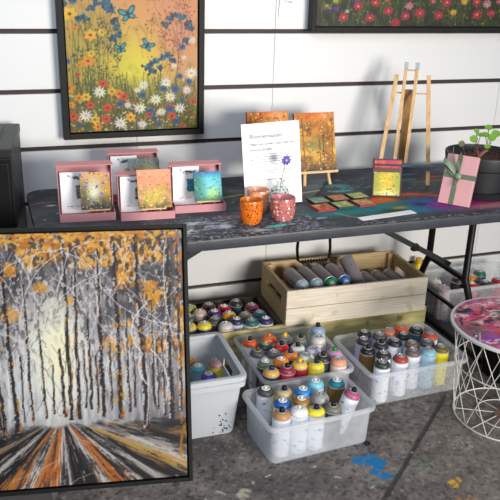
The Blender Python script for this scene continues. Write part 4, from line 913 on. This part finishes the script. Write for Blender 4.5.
# vase
GL=plastic_clear('vase_glass',(206,222,212),.85,.08); 
m=GL; n=m.node_tree.nodes; l=m.node_tree.links
vor=n.new('ShaderNodeTexVoronoi'); vor.inputs['Scale'].default_value=75; tc=n.new('ShaderNodeTexCoord'); l.new(tc.outputs['Object'],vor.inputs['Vector'])
lt=n.new('ShaderNodeMath'); lt.operation='LESS_THAN'; lt.inputs[1].default_value=.27; l.new(vor.outputs['Distance'],lt.inputs[0])
sp=n.new('ShaderNodeBsdfDiffuse'); sp.inputs[0].default_value=(*lin((64,74,70)),1); mx=n.new('ShaderNodeMixShader'); o_=n['Material Output']; src=o_.inputs[0].links[0].from_socket
l.new(lt.outputs[0],mx.inputs[0]); l.new(src,mx.inputs[1]); l.new(sp.outputs[0],mx.inputs[2]); l.new(mx.outputs[0],o_.inputs[0])
t=thing('glass_vase','small clear speckled glass bottle vase behind the dusty rose cup','vase',(1.060,-.575,ZT)); t.scale=(1.12,1.12,1.06)
obj('vase_body',lathe(B(),[(.030,0),(.039,.004),(.042,.03),(.040,.058),(.030,.082),(.014,.098),(.012,.108),(.019,.117),(.017,.117),(.0105,.108),(.0120,.098),(.028,.081),(.037,.058),(.039,.03),(.034,.007)],32),GL,t,60)
t=thing('cut_flower','single purple-blue flower on a thin stem standing in the glass vase','flower',(1.060,-.575,ZT+.008))
bm=B(); tube(bm,[(-.01,0,0),(0,0,.06),(.004,0,.105),(.012,0,.15),(.019,0,.183)],.0013,6); obj('stem',bm,mat('stem_green',(92,112,96),.6),t,60)
VI=mat('violet_petal',(92,86,176),.6,0,0,60,.25,60); fm=Matrix.Translation((.021,-.002,.193))
for k in range(9):
    an=2*PI*k/9; bm=B(); bmesh.ops.create_uvsphere(bm,u_segments=8,v_segments=6,radius=1,matrix=fm@Matrix.Rotation(an,4,'Y')@Matrix.Translation((.0105,0,(k%3)*.001))@Matrix.Rotation(.4*(k%2),4,'X')@Matrix.Diagonal((.010,.003,.0055,1)))
    obj('petal',bm,VI,t,80)
bm=B(); bmesh.ops.create_uvsphere(bm,u_segments=8,v_segments=6,radius=.005,matrix=fm); obj('flower_centre',bm,mat('pale_centre',(206,200,220),.6),t,80)
# painted tiles
TC=[((1.240,-.600),((176,66,52),(214,160,110)),'front left','red-rimmed painted square tile at the front left of the six',(160,40,44)),
    ((1.333,-.588),((116,150,110),(200,196,110)),'front middle','green and yellow painted square tile in middle of the front row',(40,60,50)),
    ((1.430,-.583),((190,130,74),(206,176,120)),'front right','orange-brown painted square tile at the front right of the six',(150,40,44)),
    ((1.262,-.512),((110,150,136),(150,178,160)),'','grey-green painted square tile at the back left of the six',(40,50,50)),
    ((1.355,-.500),((186,110,70),(210,150,110)),'','salmon and brown painted square tile in middle of the back row',(50,40,40)),
    ((1.448,-.492),((150,176,100),(206,206,130)),'','lime and grey painted square tile at the back right of the six',(40,50,46))]
for i,((x,y),kd,_,lb,ed) in enumerate(TC):
    m=mini_art(.078,.074,.0016,kd,70+i); b=m.a.copy(); q=3; m.a[:q]=ed; m.a[-q:]=ed; m.a[:,:q]=ed; m.a[:,-q:]=ed
    o=art_mesh('painted_tile',m,.008,[OIL,mat('tile_edge_%d'%i,ed,.6)],flat=True); o.location=(x-.037,y-.037,ZT+.0085); o.rotation_euler=(0,0,R(5)); tag(o,lb,'tile','six small painted square tiles')
# paper strip
o=obj('paper_strip',box(B(),0,.255,0,.040,0,.0012,.0003),PAPER,None,None,(1.325,-.775,ZT+.001),(0,0,R(7))); tag(o,'narrow white strip of paper lying at the front of the table','paper')
# tall easel
u=Vector((math.cos(R(-28)),math.sin(R(-28)),0)); fwd=Vector((-math.sin(R(-28)),math.cos(R(-28)),0))
t=thing('table_easel','tall wooden tabletop easel standing in front of the white slat wall','easel',(1.735,-.350,ZT),(0,0,R(-28)))
ln=R(17); PV=lambda x,h,o=0:(x,h*math.sin(ln)-o*math.cos(ln),h*math.cos(ln)+o*math.sin(ln))
EP=wood('easel_pine',(196,156,108),(222,184,136),(30,30,4))
bm=B(); bar(bm,PV(-.108,.0),PV(-.058,.478),.017,.012,(0,1,0)); obj('leg',bm,EP,t)
bm=B(); bar(bm,PV(.118,.0),PV(.080,.482),.017,.012,(0,1,0)); obj('leg',bm,EP,t)
for sx in (-.027,.021):
    bm=B(); bar(bm,PV(sx-.010,.09,.014),PV(sx+.006,.505,.014),.014,.012,(0,1,0)); obj('centre_rail',bm,EP,t)
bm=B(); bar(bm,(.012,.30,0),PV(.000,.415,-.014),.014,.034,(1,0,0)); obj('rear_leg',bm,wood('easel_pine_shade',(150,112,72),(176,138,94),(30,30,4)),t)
bm=B(); bar(bm,PV(-.066,.40),PV(-.022,.40),.006,.006,(0,1,0)); bar(bm,PV(.03,.40),PV(.088,.40),.006,.006,(0,1,0)); bar(bm,PV(-.022,.498,.014),PV(.028,.498,.014),.006,.006,(0,1,0)); obj('cross_dowel',bm,EP,t)
bm=B(); bar(bm,PV(-.125,.082,.022),PV(.135,.082,.022),.010,.030,(0,1,0)); obj('shelf',bm,mat('paint_stained_shelf',(84,108,124),.6,0,.2,60,.5,30),t)
bm=B()
for sx in (-.027,.021): box(bm,-.009,.009,-.009,.009,0,.026,.002,Matrix.Translation(PV(sx+.006,.505,.014)))
obj('clear_tip',bm,plastic_clear('clear_tip_plastic',(190,216,226),.45),t)
# yellow canvases
m=mini_art(.122,.118,.0018,'yellow',81); b=(90,34,44)
m.a[:4]=m.a[:,:4]=m.a[:,-4:]=(60,26,34); m.a[-9:]=(84,60,52); cv=art_mesh('small_canvas',m,.016,[OIL,mat('dark_red_edge',(70,30,36),.6)]); tag(cv,'small yellow spotted canvas with dark edge leaning in front of tall easel','painting'); stand(cv,(1.508,-.500,ZT+.002),-20,14)
m=mini_art(.122,.152,.0022,'magenta',82)
m.a[:,:3]=m.a[:,-3:]=m.a[-3:]=(70,26,44); m.a[-14:-10]=(60,24,40); cv=art_mesh('small_canvas',m,.016,[OIL,mat('plum_edge',(96,36,54),.6)]); tag(cv,'magenta and orange canvas mostly hidden behind the small yellow one','painting'); stand(cv,(1.521,-.478,ZT+.002),-20,13)
# wrapped present
t=thing('wrapped_present','flat pink present tied with sage green ribbon leaning against plant pot','present'); stand(t,(1.738,-.640,ZT+.003),-50,20)
PW,PH,PT=.128,.205,.026
GP=mat('pink_gift_paper',(214,160,166),.55,0,.05,60,.03,15)
obj('box_body',box(B(),0,PW,0,PT,0,PH,.002),GP,t)
GR=mat('sage_ribbon',(96,112,88),.45,0,.1,100,.15,40)
bm=B(); box(bm,.044,.064,-.0012,PT+.0012,-.0012,PH+.0012,.0004); box(bm,-.0012,PW+.0012,-.0016,PT+.0016,.108,.128,.0004); obj('ribbon_band',bm,GR,t)
bm=B(); rb=[]
def strip(pts,w):
    rings=[]
    for i,p in enumerate(pts):
        p=Vector(p); rings.append([p+Vector((0,-.0006,-w/2)),p+Vector((0,-.0006,w/2)),p+Vector((0,.0006,w/2)),p+Vector((0,.0006,-w/2))])
    loft(bm,rings)
strip([(.052,-.004,.104),(.038,-.020,.122),(.018,-.028,.138),(.006,-.022,.142),(.012,-.010,.130),(.034,-.006,.112),(.052,-.004,.102)],.018)
strip([(.055,-.004,.106),(.058,-.022,.130),(.060,-.030,.152),(.052,-.026,.166),(.048,-.012,.150),(.052,-.004,.106)],.020)
strip([(.054,-.005,.100),(.060,-.014,.085),(.058,-.018,.070)],.014); strip([(.052,-.004,.106),(.030,-.012,.150),(.024,-.010,.185)],.014)
bmesh.ops.create_uvsphere(bm,u_segments=12,v_segments=8,radius=1,matrix=Matrix.Translation((.055,-.008,.103))@Matrix.Diagonal((.011,.008,.011,1)))
bmesh.ops.transform(bm,matrix=Matrix.Translation((-.012,0,-.022))@Matrix.Scale(1.35,4),verts=bm.verts); obj('ribbon_bow',bm,mat('sage_ribbon_satin',(124,142,118),.35,0,.1,100,.2,50),t,60)
# plant pot
t=thing('potted_plant','dark round flower pot with round-leaved plant at right end of table','plant',(1.985,-.56,ZT))
PM=mat('charcoal_pot',(30,33,38),.5,0,.1,60,.1,10)
obj('saucer',lathe(B(),[(.120,0),(.128,.004),(.138,.030),(.141,.034),(.136,.034),(.126,.010)],40),PM,t,40)
obj('pot',lathe(B(),[(.112,.010),(.118,.014),(.132,.122),(.136,.124),(.146,.130),(.153,.174),(.152,.182),(.145,.182),(.142,.170),(.128,.156)],48),PM,t,40)
bm=B(); lathe(bm,[(.130,.150),(.135,.153),(.09,.156),(.04,.158)],40)
rnd=random.Random(9)
for k in range(170):
    r_=.125*math.sqrt(rnd.random()); an=rnd.random()*6.28; s=.003+.005*rnd.random()
    bmesh.ops.create_icosphere(bm,subdivisions=1,radius=s,matrix=Matrix.Translation((r_*math.cos(an),r_*math.sin(an),.155+s*.4)))
obj('soil',bm,speckle('potting_soil',(70,46,36),[((120,78,52),110,.3),((40,28,24),90,.3),((150,120,90),160,.22)],.9),t)
ST=mat('reddish_stem',(120,72,62),.6,0,.2,80,.2,40); LF=mat('bright_leaf',(112,158,52),.45,0,.1,60,.2,40); LD=mat('dull_leaf',(92,96,56),.5,0,.1,60,.2,40)
bm=B(); tube(bm,[(-.045,-.03,.150),(-.035,-.03,.172),(-.015,-.03,.190),(.000,-.03,.196)],.008,8); tube(bm,[(-.035,-.03,.170),(-.05,-.035,.188),(-.052,-.035,.198)],.005,8); obj('woody_stem',bm,ST,t,60)
for bx,bz,lx,ly,lz,r_,mm,tl in ((-.10,.160,-.138,-.04,.232,.0135,LD,0),(-.052,.198,-.082,-.04,.250,.017,LF,.2),(-.052,.198,-.058,-.05,.268,.015,LF,1.0),(-.05,.198,-.066,-.03,.280,.011,LF,.5),(.0,.196,-.020,-.03,.262,.017,LF,.9),(.0,.196,.006,-.04,.252,.018,LF,.3),(-.005,.19,-.016,-.05,.216,.013,LF,.6),(.0,.196,.04,-.02,.262,.018,LF,.4),(.0,.196,.03,.02,.28,.016,LF,.7)):
    bm=B(); tube(bm,[(bx,-.03,bz),((bx+lx)/2,(ly-.03)/2,(bz+lz)/2+.006),(lx,ly,lz)],.0015,6); ls=obj('leaf_stalk',bm,ST,t,60)
    bm=B(); M=Matrix.Translation((lx,ly,lz))@Matrix.Rotation(-.5,4,'Z')@Matrix.Rotation(R(62)-tl*.7,4,'X')
    lathe(bm,[(.002,.0012),(r_*.5,.0006),(r_*.92,.0018),(r_,.0026),(r_*.92,.0008),(r_*.5,-.0006),(.002,.0)],18); bmesh.ops.transform(bm,matrix=M,verts=bm.verts); obj('leaf_blade',bm,mm,ls,60)
bm=B(); tube(bm,[(-.10,-.095,.155),(-.112,-.115,.158),(-.118,-.122,.13),(-.112,-.126,.10)],.0015,6); obj('hanging_root',bm,ST,t,60)

# ================================================================== LIGHT
def area(name,loc,target,sx,sy,power,col,spread=180):
    L=bpy.data.lights.new(name,'AREA'); L.shape='RECTANGLE'; L.size=sx; L.size_y=sy; L.energy=power; L.color=col; L.spread=R(spread)
    o=bpy.data.objects.new(name,L); C.objects.link(o); o.location=loc
    o.rotation_euler=(Vector(target)-Vector(loc)).to_track_quat('-Z','Y').to_euler(); return o
area('open_door_daylight',(2.4,-6.0,1.55),(.9,0,.7),1.9,1.7,76,(1,.94,.84),80)
area('ceiling_light',(-.1,-2.4,2.8),(.6,-.2,.7),1.4,1.0,34,(.84,.92,1))
wd=bpy.data.worlds.new('World'); S.world=wd; wd.use_nodes=True; bg=wd.node_tree.nodes['Background']; bg.inputs[0].default_value=(.80,.88,1,1); bg.inputs[1].default_value=.28

# ================================================================== CAMERA
f_=747.79; cam=bpy.data.cameras.new('camera'); co=bpy.data.objects.new('camera',cam); C.objects.link(co)
cam.sensor_width=36; cam.sensor_fit='HORIZONTAL'; cam.lens=f_/500*36
fw=Vector((0.32109449,0.87575964,-0.3604766)); rt=Vector((0.94239534,-0.33314624,0.0300766)); up=Vector((0.09375155,0.3493689,0.93228323))
M=Matrix((( rt.x,up.x,-fw.x,0),(rt.y,up.y,-fw.y,-3.15412092),(rt.z,up.z,-fw.z,1.64732598),(0,0,0,1)))
co.matrix_world=M; S.camera=co
S.view_settings.view_transform='Standard'; S.view_settings.look='None'; S.view_settings.gamma=1; S.view_settings.use_curve_mapping=False; S.view_settings.exposure=0
